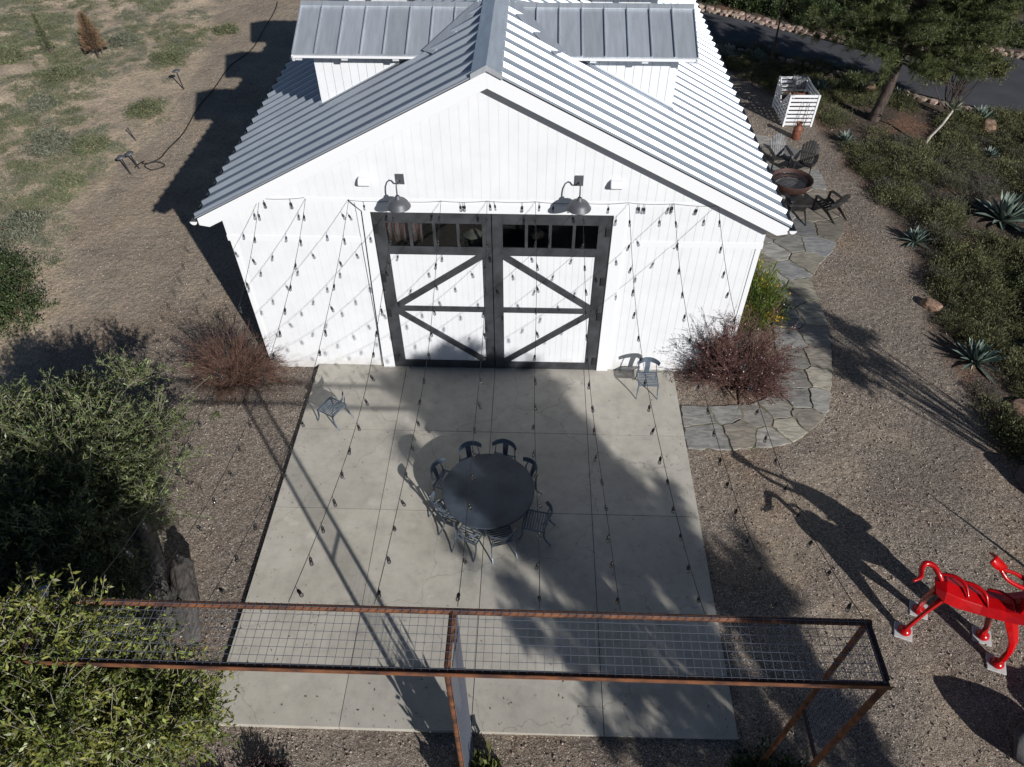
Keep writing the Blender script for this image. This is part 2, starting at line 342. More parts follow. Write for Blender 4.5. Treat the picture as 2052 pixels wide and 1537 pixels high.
    wx = x+(fbm(x, y, 1.3, 20)-.5)*1.6; wy = y+(fbm(x, y, 1.3, 30)-.5)*1.6
    soilm = inpoly(wx, wy, SOIL).astype(float); bedm = inpoly(x+(wx-x)*.3, y+(wy-y)*.3, BED).astype(float)
    farm = ((y > 22) & (x > 8)) | ((x > 20) & (y > 14)); bedm = np.maximum(bedm, farm)
    s = fbm(x, y, 2.2, 41); sand = np.clip((s-.58)*8, 0, 1)*.28*(1-soilm)*(1-bedm)*((x < -5) | (x > 5))
    side = np.exp(-((y+11.2)/1.0)**2)*np.clip((fbm(x, y, .9, 77)-.45)*6, 0, 1)*.8
    def blur(a):
        a = a.reshape(ny, nx); 
        for _ in range(2): a = (a+np.roll(a, 1, 0)+np.roll(a, -1, 0)+np.roll(a, 1, 1)+np.roll(a, -1, 1))/5
        return a.ravel()
    col = np.stack([np.maximum(blur(soilm)*np.clip(.55+fbm(x, y, 1.7, 50), 0, 1), .55*np.clip((-x-7.5)/4, 0, 1)*np.clip((y+1)/3, 0, 1)*np.clip(.35+fbm(x, y, 1.4, 52), 0, 1)), blur(bedm), np.maximum(sand, side), np.ones_like(x)], 1).astype(np.float32)
    ca = o.data.color_attributes.new('zone', 'FLOAT_COLOR', 'POINT'); ca.data.foreach_set('color', col.ravel())
    return o
build_ground()
# ---------------------------------------------------------------- patio: 16 cast slabs
def patio():
    m = bpy.data.materials.new('concrete'); m.use_nodes = True; N = m.node_tree.nodes; L = m.node_tree.links; b = N['Principled BSDF']; b.inputs['Roughness'].default_value = .8; b.inputs['Specular IOR Level'].default_value = .3
    tc = N.new('ShaderNodeTexCoord'); ge = N.new('ShaderNodeNewGeometry')
    def nz(s, d, r=.6):
        n = N.new('ShaderNodeTexNoise'); n.inputs['Scale'].default_value = s; n.inputs['Detail'].default_value = d; n.inputs['Roughness'].default_value = r; L.new(tc.outputs['Object'], n.inputs[0]); return n.outputs[0]
    def ramp(i, *st):
        r = N.new('ShaderNodeValToRGB'); e = r.color_ramp.elements
        while len(e) < len(st): e.new(.5)
        for k, (p, c) in enumerate(st): e[k].position = p; e[k].color = (*c, 1)
        L.new(i, r.inputs[0]); return r.outputs[0]
    def mul(a, c):
        x = N.new('ShaderNodeMix'); x.data_type = 'RGBA'; x.blend_type = 'MULTIPLY'; x.inputs[0].default_value = 1; L.new(a, x.inputs[6]); L.new(c, x.inputs[7]); return x.outputs[2]
    c = ramp(nz(.55, 6, .62), (.28, (.305, .286, .25)), (.5, (.375, .354, .31)), (.72, (.435, .413, .37)))
    c = mul(c, ramp(ge.outputs['Random Per Island'], (0, (.93, .93, .94)), (1, (1.05, 1.04, 1.02))))
    c = mul(c, ramp(nz(3.2, 5, .7), (.33, (.86, .86, .87)), (.5, (1, 1, 1)), (.72, (1.08, 1.08, 1.08))))
    c = mul(c, ramp(nz(75, 2), (.3, (.9, .9, .9)), (.7, (1.09, 1.09, 1.09))))
    c = mul(c, ramp(nz(1.25, 3, .5), (.0, (1, 1, 1)), (.66, (1, 1, 1)), (.74, (1.2, 1.21, 1.22))))
    c = mul(c, ramp(nz(14, 2, .5), (.0, (.6, .5, .42)), (.215, (.72, .66, .6)), (.24, (1, 1, 1))))
    vc = N.new('ShaderNodeTexVoronoi'); vc.feature = 'DISTANCE_TO_EDGE'; vc.inputs['Scale'].default_value = .23
    wv = N.new('ShaderNodeTexNoise'); wv.inputs['Scale'].default_value = 1.6; wv.inputs['Detail'].default_value = 8; va = N.new('ShaderNodeVectorMath'); va.operation = 'MULTIPLY_ADD'; va.inputs[1].default_value = (.9, .9, .9)
    L.new(tc.outputs['Object'], wv.inputs[0]); L.new(wv.outputs['Color'], va.inputs[0]); L.new(tc.outputs['Object'], va.inputs[2]); L.new(va.outputs[0], vc.inputs['Vector'])
    c = mul(c, ramp(vc.outputs['Distance'], (0, (.72, .71, .69)), (.0016, (.86, .85, .84)), (.003, (1, 1, 1))))
    c = mul(c, ramp(nz(6.5, 2, .4), (.0, (1, 1, 1)), (.70, (1, 1, 1)), (.735, (.86, .83, .79)), (.80, (.8, .76, .71))))
    L.new(c, b.inputs['Base Color'])
    bp = N.new('ShaderNodeBump'); bp.inputs['Strength'].default_value = .12; bp.inputs['Distance'].default_value = .01; L.new(nz(90, 3), bp.inputs['Height']); L.new(bp.outputs[0], b.inputs['Normal'])
    q = MB(); ys = [0, -2.315, -4.68, -7.03, -9.4]; g = .007
    for i in range(4):
        for j in range(4):
            x0 = -4.8+2.4*i; q.box(x0+(g if i else 0), x0+2.4-(g if i < 3 else 0), ys[j+1]+(g if j < 3 else 0), ys[j]-(g if j else -.2), -.3, 0)
    o = q.build('patio', m); tag(o, 'pale concrete slab patio with saw cut joints in front of the barn', kind='structure')
    q = MB().box(-4.79, 4.79, -9.39, .2, -.3, -.03); o = q.build('patio_joint_base', M['dark'], o)
patio()
# edging strip left of patio
# ---------------------------------------------------------------- road and kerbs
RN = [(2.0, 26.3), (5.5, 24.9), (8.97, 23.4), (11.14, 22.46), (12.51, 21.58), (13.69, 20.75), (14.89, 19.95), (16.29, 18.75), (17.5, 17.6), (18.6, 16.8), (19.92, 16.1), (21.07, 15.18), (24, 12.5), (30, 7)]
RF = [(2.0, 30.2), (5.5, 29.0), (9.58, 27.5), (11.5, 26.35), (13.23, 24.9), (14.85, 23.9), (16.5, 22.9), (18.4, 22.4), (20.4, 22.2), (22.2, 22.1), (23.6, 21.6), (25.5, 19.5), (29, 15.6), (35, 10)]
def resamp(P, n):
    P = np.array(P, float); d = np.concatenate([[0], np.cumsum(np.linalg.norm(np.diff(P, axis=0), axis=1))]); t = np.linspace(0, d[-1], n)
    return np.stack([np.interp(t, d, P[:, k]) for k in range(P.shape[1])], 1)
a = resamp(RN, 60); c = resamp(RF, 60); V = []; F = []
for k in range(9):
    t = k/8; w = a*(1-t)+c*t; V.append(np.concatenate([w, np.full((60, 1), .03+.05*math.sin(math.pi*t))], 1))
V = np.concatenate(V); F = [(k*60+i, k*60+i+1, (k+1)*60+i+1, (k+1)*60+i) for k in range(8) for i in range(59)]
V2 = V.copy(); V2[:, 2] -= .25
o = npobj('road', np.concatenate([V, V2]), [np.array(F), np.array([[60*8*s_+0, 60*8*s_+1, 60*8*s_+1+540, 60*8*s_+540] for s_ in (0, 1)])], M['asphalt'], smooth=True); tag(o, 'dark asphalt driveway curving behind the barn', kind='structure')
def stone_row(P, name, label, rng, rows=1, w=.42):
    bm = MB(); P = resamp(P, 400); d = np.concatenate([[0], np.cumsum(np.linalg.norm(np.diff(P, axis=0), axis=1))]); t = 0
    while t < d[-1]-.6:
        l = rng.uniform(.25, .6)
        for r in range(rows):
            tt = t+rng.uniform(-.08, .08)+l/2; x = np.interp(tt, d, P[:, 0]); y = np.interp(tt, d, P[:, 1]); x2 = np.interp(tt+.2, d, P[:, 0]); y2 = np.interp(tt+.2, d, P[:, 1])
            ang = math.atan2(y2-y, x2-x); off = (r-(rows-1)/2)*w*.9
            cx = x-math.sin(ang)*off; cy_ = y+math.cos(ang)*off; k = rng.integers(4, 7); h = rng.uniform(.07, .15); ring = []
            for lv, sc in ((-.3, 1.05), (h*.7, 1), (h, .78)):
                for j in range(k):
                    an = 2*math.pi*j/k; rr = sc*rng.uniform(.72, 1.15); u = math.cos(an)*l*.5*rr; v = math.sin(an)*w*.5*rr
                    ring.append((cx+u*math.cos(ang)-v*math.sin(ang), cy_+u*math.sin(ang)+v*math.cos(ang), lv))
            fs = [(i*k+j, i*k+(j+1) % k, (i+1)*k+(j+1) % k, (i+1)*k+j) for i in range(2) for j in range(k)]+[[2*k+j for j in range(k)]]
            bm.add(ring, fs)
        t += l*.93
    o = bm.build(name, M['wallstone'], None, bevel=.012); tag(o, label, 'stone kerb'); return o
rg = np.random.default_rng(3)
stone_row([(x-.25, y-.3) for x, y in RN], 'stone_kerb', 'low rough tan stone kerb along the barn side of the driveway', rg, 1, .42)
stone_row([(x+.25, y+.35) for x, y in RF], 'stone_kerb', 'tan stone kerb along the far hedge side of the driveway', rg, 2, .5)
# ---------------------------------------------------------------- flagstone path (voronoi stones clipped to the traced outline)
OUT = [(4.83, -2.67), (5.94, -2.69), (7.06, -2.55), (7.59, -2.33), (8.22, -1.82), (8.56, -1.39), (8.82, -.76), (9.12, .18), (9.41, 1.39), (9.51, 2.25), (9.53, 3.17), (9.56, 4.14), (10.0, 4.93), (10.58, 5.61), (11.02, 6.33), (11.34, 6.77), (11.56, 7.52), (11.27, 8.46), (11.55, 9.8), (11.57, 10.87), (11.2, 12.39), (10.36, 13.38), (9.5, 13.9), (8.2, 12.5), (7.3, 9), (6.6, 6.5), (6.6, 5.0), (7.6, 4.6), (8.15, 3.6), (7.95, 2.4), (7.84, 1.2), (7.69, .14), (7.51, -.44), (7.1, -.94), (6.6, -1.18), (5.68, -1.27), (4.86, -1.27)]
pxs = [(5.3, -1.6), (5.95, -1.5), (5.4, -2.2), (6.25, -2.1), (6.75, -1.6), (6.9, -2.3), (7.45, -1.9), (7.3, -1.35), (7.95, -1.6), (8.05, -.95), (8.45, -1.0), (8.0, -.2), (8.75, -.15), (8.2, .6), (8.9, .65), (8.3, 1.4), (9.0, 1.5), (8.4, 2.3), (9.15, 2.5), (8.6, 3.2), (9.2, 3.7), (8.35, 4.2), (9.0, 4.6), (9.7, 5.1), (8.2, 5.1), (7.4, 5.3), (8.7, 5.6), (9.4, 6.1), (10.2, 6.0), (7.5, 6.2), (8.3, 6.3), (9.0, 6.8), (10.0, 7.0), (10.9, 6.9), (9.4, 7.7), (10.5, 7.9), (8.3, 7.5), (9.0, 8.6), (10.0, 8.7), (11.0, 8.8), (9.3, 9.6), (10.4, 9.7), (8.6, 10.2), (11.2, 10.2), (9.8, 10.7), (10.7, 11.2), (9.0, 11.4), (9.9, 12.0), (10.8, 12.3), (9.3, 12.8), (10.0, 13.2)]
def clip(poly, nx, ny, c):
    out = []; n = len(poly)
    for i in range(n):
        a, b = poly[i], poly[(i+1) % n]; da = a[0]*nx+a[1]*ny-c; db = b[0]*nx+b[1]*ny-c
        if da <= 0: out.append(a)
        if da*db < 0: t = da/(da-db); out.append((a[0]+(b[0]-a[0])*t, a[1]+(b[1]-a[1])*t))
    return out
def flagstones():
    rg = np.random.default_rng(12); parts = MB(); cols = []; root = None
    m = mat('flagstone', (.2, .2, .2), .75, bump=.25, bs=22, stretch=(1, 4, 1)); N = m.node_tree.nodes; L = m.node_tree.links
    at = N.new('ShaderNodeAttribute'); at.attribute_name = 'stone'; nz = N.new('ShaderNodeTexNoise'); nz.inputs['Scale'].default_value = 2.6; nz.inputs['Detail'].default_value = 7; nz.inputs['Distortion'].default_value = 1.2
    tc = N.new('ShaderNodeTexCoord'); mp = N.new('ShaderNodeMapping'); mp.inputs['Scale'].default_value = (1, 3.5, 1); mp.inputs['Rotation'].default_value = (0, 0, .5); L.new(tc.outputs['Object'], mp.inputs[0]); L.new(mp.outputs[0], nz.inputs[0])
    r = N.new('ShaderNodeValToRGB'); r.color_ramp.elements[0].position = .3; r.color_ramp.elements[0].color = (.6, .6, .6, 1); r.color_ramp.elements[1].position = .7; r.color_ramp.elements[1].color = (1.42, 1.38, 1.3, 1); L.new(nz.outputs[0], r.inputs[0])
    x = N.new('ShaderNodeMix'); x.data_type = 'RGBA'; x.blend_type = 'MULTIPLY'; x.inputs[0].default_value = 1; L.new(at.outputs['Color'], x.inputs[6]); L.new(r.outputs[0], x.inputs[7]); L.new(x.outputs[2], N['Principled BSDF'].inputs['Base Color'])
    pal = [(.185, .185, .185), (.165, .168, .175), (.22, .215, .205), (.14, .142, .15), (.26, .25, .235), (.205, .20, .19), (.17, .155, .135), (.255, .24, .205), (.24, .24, .235)]
    for i, s in enumerate(pxs):
        poly = list(OUT)
        for j, q in enumerate(pxs):
            if i == j or math.dist(s, q) > 3: continue
            dx, dy = q[0]-s[0], q[1]-s[1]; l = math.hypot(dx, dy); nx, ny = dx/l, dy/l
            poly = clip(poly, nx, ny, (s[0]+q[0])/2*nx+(s[1]+q[1])/2*ny-.022)
            if len(poly) < 3: break
        if len(poly) < 3: continue
        # densify and roughen the rim
        P = []; n = len(poly)
        for k in range(n):
            a, b = poly[k], poly[(k+1) % n]; d = math.dist(a, b); m_ = max(1, int(d/.075))
            for t in range(m_):
                x_ = a[0]+(b[0]-a[0])*t/m_; y_ = a[1]+(b[1]-a[1])*t/m_; jx = (vnoise(np.array([x_*1.0]), np.array([y_]), .13, 61)[0]-.5)*.075; jy = (vnoise(np.array([x_*1.0]), np.array([y_]), .13, 62)[0]-.5)*.075
                P.append((x_+jx, y_+jy))
        z = .0+rg.uniform(-.012, .014); k = len(P); c = np.mean(P, axis=0); P2 = [(c[0]+(a-c[0])*.985, c[1]+(b-c[1])*.985) for a, b in P]
        nv = len(parts.v); parts.add([(a, b, -.2) for a, b in P]+[(a, b, z-.012) for a, b in P]+[(a, b, z) for a, b in P2], [(r_*k+j, r_*k+(j+1) % k, (r_+1)*k+(j+1) % k, (r_+1)*k+j) for r_ in range(2) for j in range(k)]+[list(range(2*k, 3*k))])
        cc = pal[rg.integers(0, len(pal))]; f = rg.uniform(.76, 1.3); cols += [(cc[0]*f, cc[1]*f, cc[2]*f, 1)]*(len(parts.v)-nv)
    o = parts.build('flagstone_path', m); tag(o, 'irregular grey flagstone path curving round the barn corner to the fire pit', kind='structure')
    ca = o.data.color_attributes.new('stone', 'FLOAT_COLOR', 'POINT'); ca.data.foreach_set('color', np.array(cols, dtype=np.float32).ravel())
    jm = mat('joint_sand', (.22, .185, .14), .95, col2=(.10, .10, .06), vs=3.5, bump=.6, bs=60, lo_=.4, hi_=.6); q = MB(); q.prism(OUT, 2, -.3, -.016); q.build('joint_fill', jm, o)
flagstones()
# ================================================================ BARN
PK, SL, EX, EZ, OH, LEN = 8.12, .507, 6.52, 8.12-.507*6.52, .29, 15.8
WL, WR = -6.1, 6.17
def rz_(x): return PK-SL*abs(x)
barn = thing('barn', 'white board sided barn with grey standing seam metal roof and dark framed double doors', 'barn', (0, 0, 0))
def topz(x): return min(rz_(x)-.16, 99)
def boards(q, x0, x1, zb, zt, y0, y1, w=.2, g=.0045, gap_back=True):
    bk = [(x0, zb), (x1, zb)]; n_ = 40
    for k in range(n_+1):
        xx = x1+(x0-x1)*k/n_; bk.append((xx, (zt(xx) if callable(zt) else zt)-.002))
    if callable(zt) and x0 < 0 < x1: bk = [p for p in bk if abs(p[0]) > 1e-6]+[]; bk = [(x0, zb), (x1, zb), (x1, zt(x1)-.002), (0, zt(0)-.002), (x0, zt(x0)-.002)]
    q.prism(bk, 1, y0+.005, y1)
    x = x0
    while x < x1-1e-4:
        xe = min(x+w, x1); a, b = x+g/2, xe-g/2
        za = zt(a) if callable(zt) else zt; zb_ = zt(b) if callable(zt) else zt
        if callable(zt) and a < 0 < b:
            pts = [(a, zb), (b, zb), (b, zb_), (0, zt(0)), (a, za)]
        else: pts = [(a, zb), (b, zb), (b, zb_), (a, za)]
        q.prism(pts, 1, y0, y1); x = xe
# front wall: upper gable boards (proud), belt board, lower boards
q = MB(); boards(q, -5.6, 5.6, 5.17, topz, -.03, .0)
boards(q, -6.15, -3.0, 4.15, lambda x: min(5.05, topz(x)), -.03, 0); boards(q, 3.0, 6.2, 4.15, lambda x: min(5.05, topz(x)), -.03, 0)
boards(q, WL, -3.0, .02, 4.0, -.012, .012); boards(q, 3.0, WR, .02, 4.0, -.012, .012)
q.build('front_wall', M['white'], barn)
q = MB(); zt = lambda x: topz(x)
# backing and side walls with door opening
q.prism([(WL, -.2), (-2.72, -.2), (-2.72, 4.84), (2.74, 4.84), (2.74, -.2), (WR, -.2), (WR, rz_(WR)-.17), (0, PK-.17), (WL, rz_(WL)-.17)], 1, .002, .14)
q.box(WL, WL+.14, .14, LEN, -.2, rz_(WL)-.18); q.box(WR-.14, WR, .14, LEN, -.2, rz_(WR)-.18)
q.prism([(WL, -.2), (WR, -.2), (WR, rz_(WR)-.17), (0, PK-.17), (WL, rz_(WL)-.17)], 1, LEN-.14, LEN+.002)
q.build('side_walls', M['white'], barn)
q = MB().box(WL+.15, WR-.15, .15, LEN-.15, -.1, .012); q.build('barn_floor', mat('barn_floor', (.06, .05, .042), .5, var=.3, vs=2), barn)
q = MB(); q.box(-6.16, -3.0, -.045, 0, 4.0, 4.15); q.box(3.0, 6.21, -.045, 0, 4.0, 4.15); q.box(-5.62, 5.62, -.04, 0, 5.05, 5.17)
q.box(WL-.02, WL+.1, -.03, .1, -.02, 4.0); q.box(WR-.1, WR+.02, -.03, .1, -.02, 4.0)
q.build('belt_trim', M['trim'], barn, bevel=.004)
q = MB(); q.box(-3.02, -2.715, -.06, .0, 0.0, 4.84); q.box(2.735, 3.03, -.06, .0, 0.0, 4.84); q.box(-3.02, 3.03, -.064, -.002, 4.84, 5.06)
q.build('door_trim', M['trim'], barn, bevel=.004)
# fascia / rake
for s in (-1, 1):
    q = MB(); x1 = s*(EX+.04); q.prism([(0, PK-.015), (x1, rz_(x1)-.015), (x1, rz_(x1)-.20), (x1-s*.22, rz_(x1-s*.22)-.355), (0, PK-.355)], 1, -OH-.03, -OH+.03)
    q.build('rake_board', M['trim'], barn, bevel=.004)
    q = MB(); q.prism([(0, PK-.10), (x1, rz_(x1)-.10), (x1, rz_(x1)-.15), (0, PK-.15)], 1, -OH+.031, LEN+.3); q.build('soffit', M['white'], barn)
    q = MB(); q.box(min(x1, x1-s*.03), max(x1, x1-s*.03), -OH+.04, LEN+.3, rz_(x1)-.24, rz_(x1)-.02); q.build('eave_board', M['trim'], barn)
# roof sheets with tall seams
def roof_side(s):
    q = MB(); y0, y1 = -OH-.05, LEN+.35; x1 = s*(EX+.08)
    q.prism([(0, PK), (x1, rz_(x1)), (x1, rz_(x1)-.02), (0, PK-.02)], 1, y0, y1)
    y = .29-.51
    ang = math.atan(SL); nx, nz = s*math.sin(ang), math.cos(ang)
    while y < y1:
        h = .078; a = (s*.16, rz_(.16)); b = (x1, rz_(x1)); w = .022
        vs = []
        for (px, pz) in (a, b):
            for yy, hh in ((y-.078, 0), (y-.026, h), (y+.026, h), (y+.078, 0)): vs.append((px+nx*hh, yy, pz+nz*hh+.001))
        q.add(vs, [(0, 1, 5, 4), (1, 2, 6, 5), (2, 3, 7, 6), (0, 3, 2, 1), (4, 5, 6, 7)])
        y += .51
    # folded edge at the front rake
    for yy in (y0,): q.add([(0, yy, PK-.02), (x1, yy, rz_(x1)-.02), (x1, yy+.0, rz_(x1)+.03), (0, yy, PK+.03), (0, yy+.10, PK+.03), (x1, yy+.10, rz_(x1)+.03), (0, yy+.12, PK+.002), (x1, yy+.12, rz_(x1)+.002)], [(0, 1, 2, 3), (3, 2, 5, 4), (4, 5, 7, 6)])
    return q.build('roof', M['metal'], barn)
ro = [roof_side(-1), roof_side(1)]
q = MB()
for y0, y1 in ((-OH-.07, 2.4), (2.405, 9.0), (9.005, LEN+.37)): q.prism([(0, PK+.11), (.30, rz_(.30)+.085), (.30, rz_(.30)+.04), (0, PK+.085), (-.30, rz_(.30)+.04), (-.30, rz_(.30)+.085)], 1, y0, y1)
q.prism([(0, PK+.115), (.305, rz_(.3)+.095), (.305, rz_(.3)-.01), (0, PK+.0), (-.305, rz_(.3)-.01), (-.305, rz_(.3)+.095)], 1, -OH-.09, -OH-.071)
q.build('ridge_cap', M['metal2'], barn)
for s in (-1, 1):
    xg = s*(EX+.13); zg = rz_(EX+.08)-.07; n = 8; q = MB()
    prof = [(xg+math.cos(math.pi+math.pi*k/n)*.075, zg+math.sin(math.pi+math.pi*k/n)*.075) for k in range(n+1)]+[(xg+math.cos(math.pi*2-math.pi*k/n)*.068, zg+math.sin(math.pi*2-math.pi*k/n)*.068) for k in range(n+1)]
    q.prism(prof, 1, -OH-.06, LEN+.3); q.build('gutter', M['gutter'], barn)
    q = MB(); q.prism([(xg+math.cos(math.pi+math.pi*k/n)*.08, zg+math.sin(math.pi+math.pi*k/n)*.08) for k in range(n+1)], 1, -OH-.075, -OH-.061); q.build('gutter_end', M['trim'], barn)
# dormers
def dormer(s, c, with_label):
    d = MB(); RZ, EZd, hw, xo, xi = 7.96, 7.36, 1.44, 4.5, 1.0
    sl = (RZ-EZd)/hw
    root = MB()
    # body (gable box) with siding
    xw = 4.18; yb = .95; vs = MB()
    x = xw
    while x > 1.2:
        a, b = x-.004, max(x-.2, 1.2)+.004
        for sy in (-1, 1): vs.box(min(s*a, s*b), max(s*a, s*b), c+sy*yb-.012, c+sy*yb+.012, 5.3, RZ-sl*yb-.03)
        x -= .2
    vs.prism([(c-yb+.013, 5.3), (c+yb-.013, 5.3), (c+yb-.013, RZ-sl*yb-.06), (c, RZ-.08), (c-yb+.013, RZ-sl*yb-.06)], 0, s*xw, s*1.2)
    w = vs.build('dormer', M['white'], barn)
    for sy in (-1, 1):
        q = MB(); ye = c+sy*hw
        # slab: eave outer, ridge outer, ridge inner (on main ridge plane), valley inner
        xr = (PK-RZ)/SL+.02; xe = (PK-EZd)/SL+.06
        top = [(s*xo, ye, EZd), (s*xo, c, RZ), (s*xr, c, RZ), (s*xe, ye, EZd)]
        x_a = xo; first_ = True
        while x_a > xr+.02:
            x_b = max(x_a-(.5 if first_ else .51), xr); first_ = False
            def yv(x_): return ye if x_ >= xe else ye+(c-ye)*(xe-x_)/(xe-xr)
            def zv(x_): return EZd if x_ >= xe else EZd+(RZ-EZd)*(xe-x_)/(xe-xr)
            xs_ = [x_a]+([xe] if x_b < xe < x_a else [])+[x_b]; lo = [(s*x_, yv(x_), zv(x_)) for x_ in xs_]
            pl = lo+[(s*x_b, c, RZ), (s*x_a, c, RZ)]; 
            if x_b <= xr+1e-6: pl = lo+[(s*x_a, c, RZ)]
            n_ = len(pl); q.add([(a, b, z-.03) for a, b, z in pl]+pl, [list(range(n_))[::-1], list(range(n_, 2*n_))]+[(i, (i+1) % n_, (i+1) % n_+n_, i+n_) for i in range(n_)]); x_a = x_b
        k = 0; xx = xo-.51
        while xx > xr+.1:
            # seam from eave (or valley) to the ridge
            t0 = 0 if xx > xe else (xe-xx)/(xe-xr); y0 = ye+(c-ye)*t0; z0 = EZd+(RZ-EZd)*t0
            q.bar((s*xx, y0-(0 if t0 else -sy*0), z0+.02), (s*xx, c, RZ+.02), .022, .05); xx -= .51
        q.bar((s*(xo-.011), ye, EZd+.012), (s*(xo-.011), c, RZ+.012), .022, .04)
        q.build('dormer_roof', M['metal2'], w)
        q = MB(); q.box(min(s*xo, s*(xe+.05)), max(s*xo, s*(xe+.05)), min(ye, ye-sy*.03), max(ye, ye-sy*.03), EZd-.085, EZd-.031)
        for k, xx in enumerate((xo-.12, xo-1.15, xo-2.3)): q.bar((s*xx, ye-sy*.032, EZd-.10), (s*xx, c+sy*(yb-.05), EZd-.10+sl*(hw-yb-.02)), .14, .12)
        q.build('rafter_tails', M['trim'], w)
        q = MB(); q.bar((s*(xo-.01), ye, EZd-.10), (s*(xo-.01), c, RZ-.10), .05, .14); q.build('gable_rake', M['trim'], w)
        # valley flashing
        q = MB(); q.bar((s*(xe-.10), ye+sy*.06, EZd+.10), (s*(xr-.02), c+sy*.05, RZ+.075), .30, .012); q.build('valley_flashing', M['metal2'], w)
    q = MB(); q.prism([(c, RZ+.045), (c-.13, RZ-.13*sl+.035), (c-.13, RZ-.13*sl+.01), (c+.13, RZ-.13*sl+.01), (c+.13, RZ-.13*sl+.035)], 0, s*xo, s*.35); q.build('dormer_ridge', M['metal2'], w)
    q = MB(); q.bar((s*4.22, c-yb-.03, rz_(4.22)+.02), (s*1.3, c-yb-.03, rz_(1.3)+.02), .1, .012); q.build('step_flashing', M['metal'], w)
    q = MB(); q.box(min(s*4.19, s*4.2), max(s*4.19, s*4.2), c-.6, c+.6, 6.35, 7.2); q.build('dormer_window', M['char'], w)
for s in (-1, 1):
    for c in (3.74, 7.95, 12.16): dormer(s, c, False)
# ---------------------------------------------------------------- doors
for s, nm in ((-1, 'left'), (1, 'right')):
    xa, xb = (.012, 2.70) if s > 0 else (-2.69, -.008)
    fr = MB(); Y0, Y1 = -.055, 0.0; lw = .24
    lo_w, hi_w = (.24, .28) if s > 0 else (.28, .21)
    xi, xo_ = xa+lo_w, xb-hi_w
    fr.box(xa, xi, Y0, Y1, .02, 4.82); fr.box(xo_, xb, Y0, Y1, .02, 4.82)
    fr.box(xi, xo_, Y0, Y1, 4.56, 4.82); fr.box(xi, xo_, Y0, Y1, 3.70, 3.92); fr.box(xi, xo_, Y0, Y1, .02, .26); fr.box(xi, xo_, Y0+.002, Y1, 1.97, 2.13)
    pw = (xo_-xi)/4
    for k in range(1, 4): fr.box(xi+pw*k-.035, xi+pw*k+.035, Y0+.004, Y1, 3.92, 4.56)
    # diagonal braces clipped to the bay
    def brace(p, r, zlo, zhi):
        p = Vector((p[0], 0, p[1])); r = Vector((r[0], 0, r[1])); d = (r-p).normalized(); n_ = Vector((-d.z, 0, d.x)); h = .085
        poly = [(v.x, v.z) for v in (p-d*.5+n_*h, r+d*.5+n_*h, r+d*.5-n_*h, p-d*.5-n_*h)]
        for nx, nz, c_ in ((1, 0, xo_), (-1, 0, -xi), (0, 1, zhi), (0, -1, -zlo)): poly = clip(poly, nx, nz, c_)
        fr.prism(poly, 1, Y0+.003, Y1)
    xc, xe_ = (xi, xo_) if s > 0 else (xo_, xi)   # centre side, hinge side
    brace((xc, 3.70), (xe_, 2.13), 2.13, 3.70); brace((xc, .26), (xe_, 1.97), .26, 1.97)
    d = fr.build('barn_door', M['char'], barn, bevel=.004); tag(d, 'dark framed leaf on the %s with sloping braces and four panes' % nm)
    q = MB(); boards(q, xi, xo_, .26, 3.70, -.022, -.004, w=.15, g=.004); q.build('door_panel', M['white'], d)
    q = MB().box(xi, xo_, -.0035, .03, .2, 3.75); q.build('panel_backing', M['white'], d)
    q = MB()
    for k in range(4): q.box(xi+pw*k, xi+pw*(k+1), -.022, -.018, 3.92, 4.56)
    q.build('window_pane', M['glass'], d)
    for z in (.35, 1.9, 3.0, 4.4): MB().box(s*2.64-.05, s*2.64+.06, -.085, -.056, z-.12, z+.12).build('hinge', M['black'], d, bevel=.01)
q = MB().box(-2.715, 2.735, -.004, .0, .0, .0195); q.build('threshold', M['black'], barn)
MB().box(2.702, 2.734, -.05, -.002, .0, 4.83).build('door_jamb', M['black'], barn); MB().box(-2.714, -2.692, -.05, -.002, .0, 4.83).build('door_jamb', M['black'], barn)
q = MB(); q.box(-4.0, 4.2, .9, 1.0, .0, 2.6); 
# things inside, seen through the left panes
t = MB(); t.v = []; n = 24
for k in range(n+1):
    x = -2.85+1.05*k/n; y = 1.2+.05*math.sin(k*1.3)
    t.v += [(x, y, 3.22), (x, y, 3.75)]
t.f = [(2*k, 2*k+2, 2*k+3, 2*k+1) for k in range(n)]; t.mi = [0]*n
o = t.build('hanging_textile', M['textile'], None, smooth=True, solid=.01); tag(o, 'red and cream patterned cloth hanging inside behind the left door panes', 'textile')
q = MB().lathe([(.02, 0), (.25, -.16), (.26, -.17), (.02, -.02)], (-.62, 1.9, 3.15), 20); q.tube([(-.62, 1.9, 3.15), (-.62, 1.9, 7.6)], .008, 6)
o = q.build('pendant_lamp', mat('cream_shade', (.5, .47, .36), .6), None, smooth=True); tag(o, 'cream pendant lamp inside the barn behind the left door panes', 'lamp')
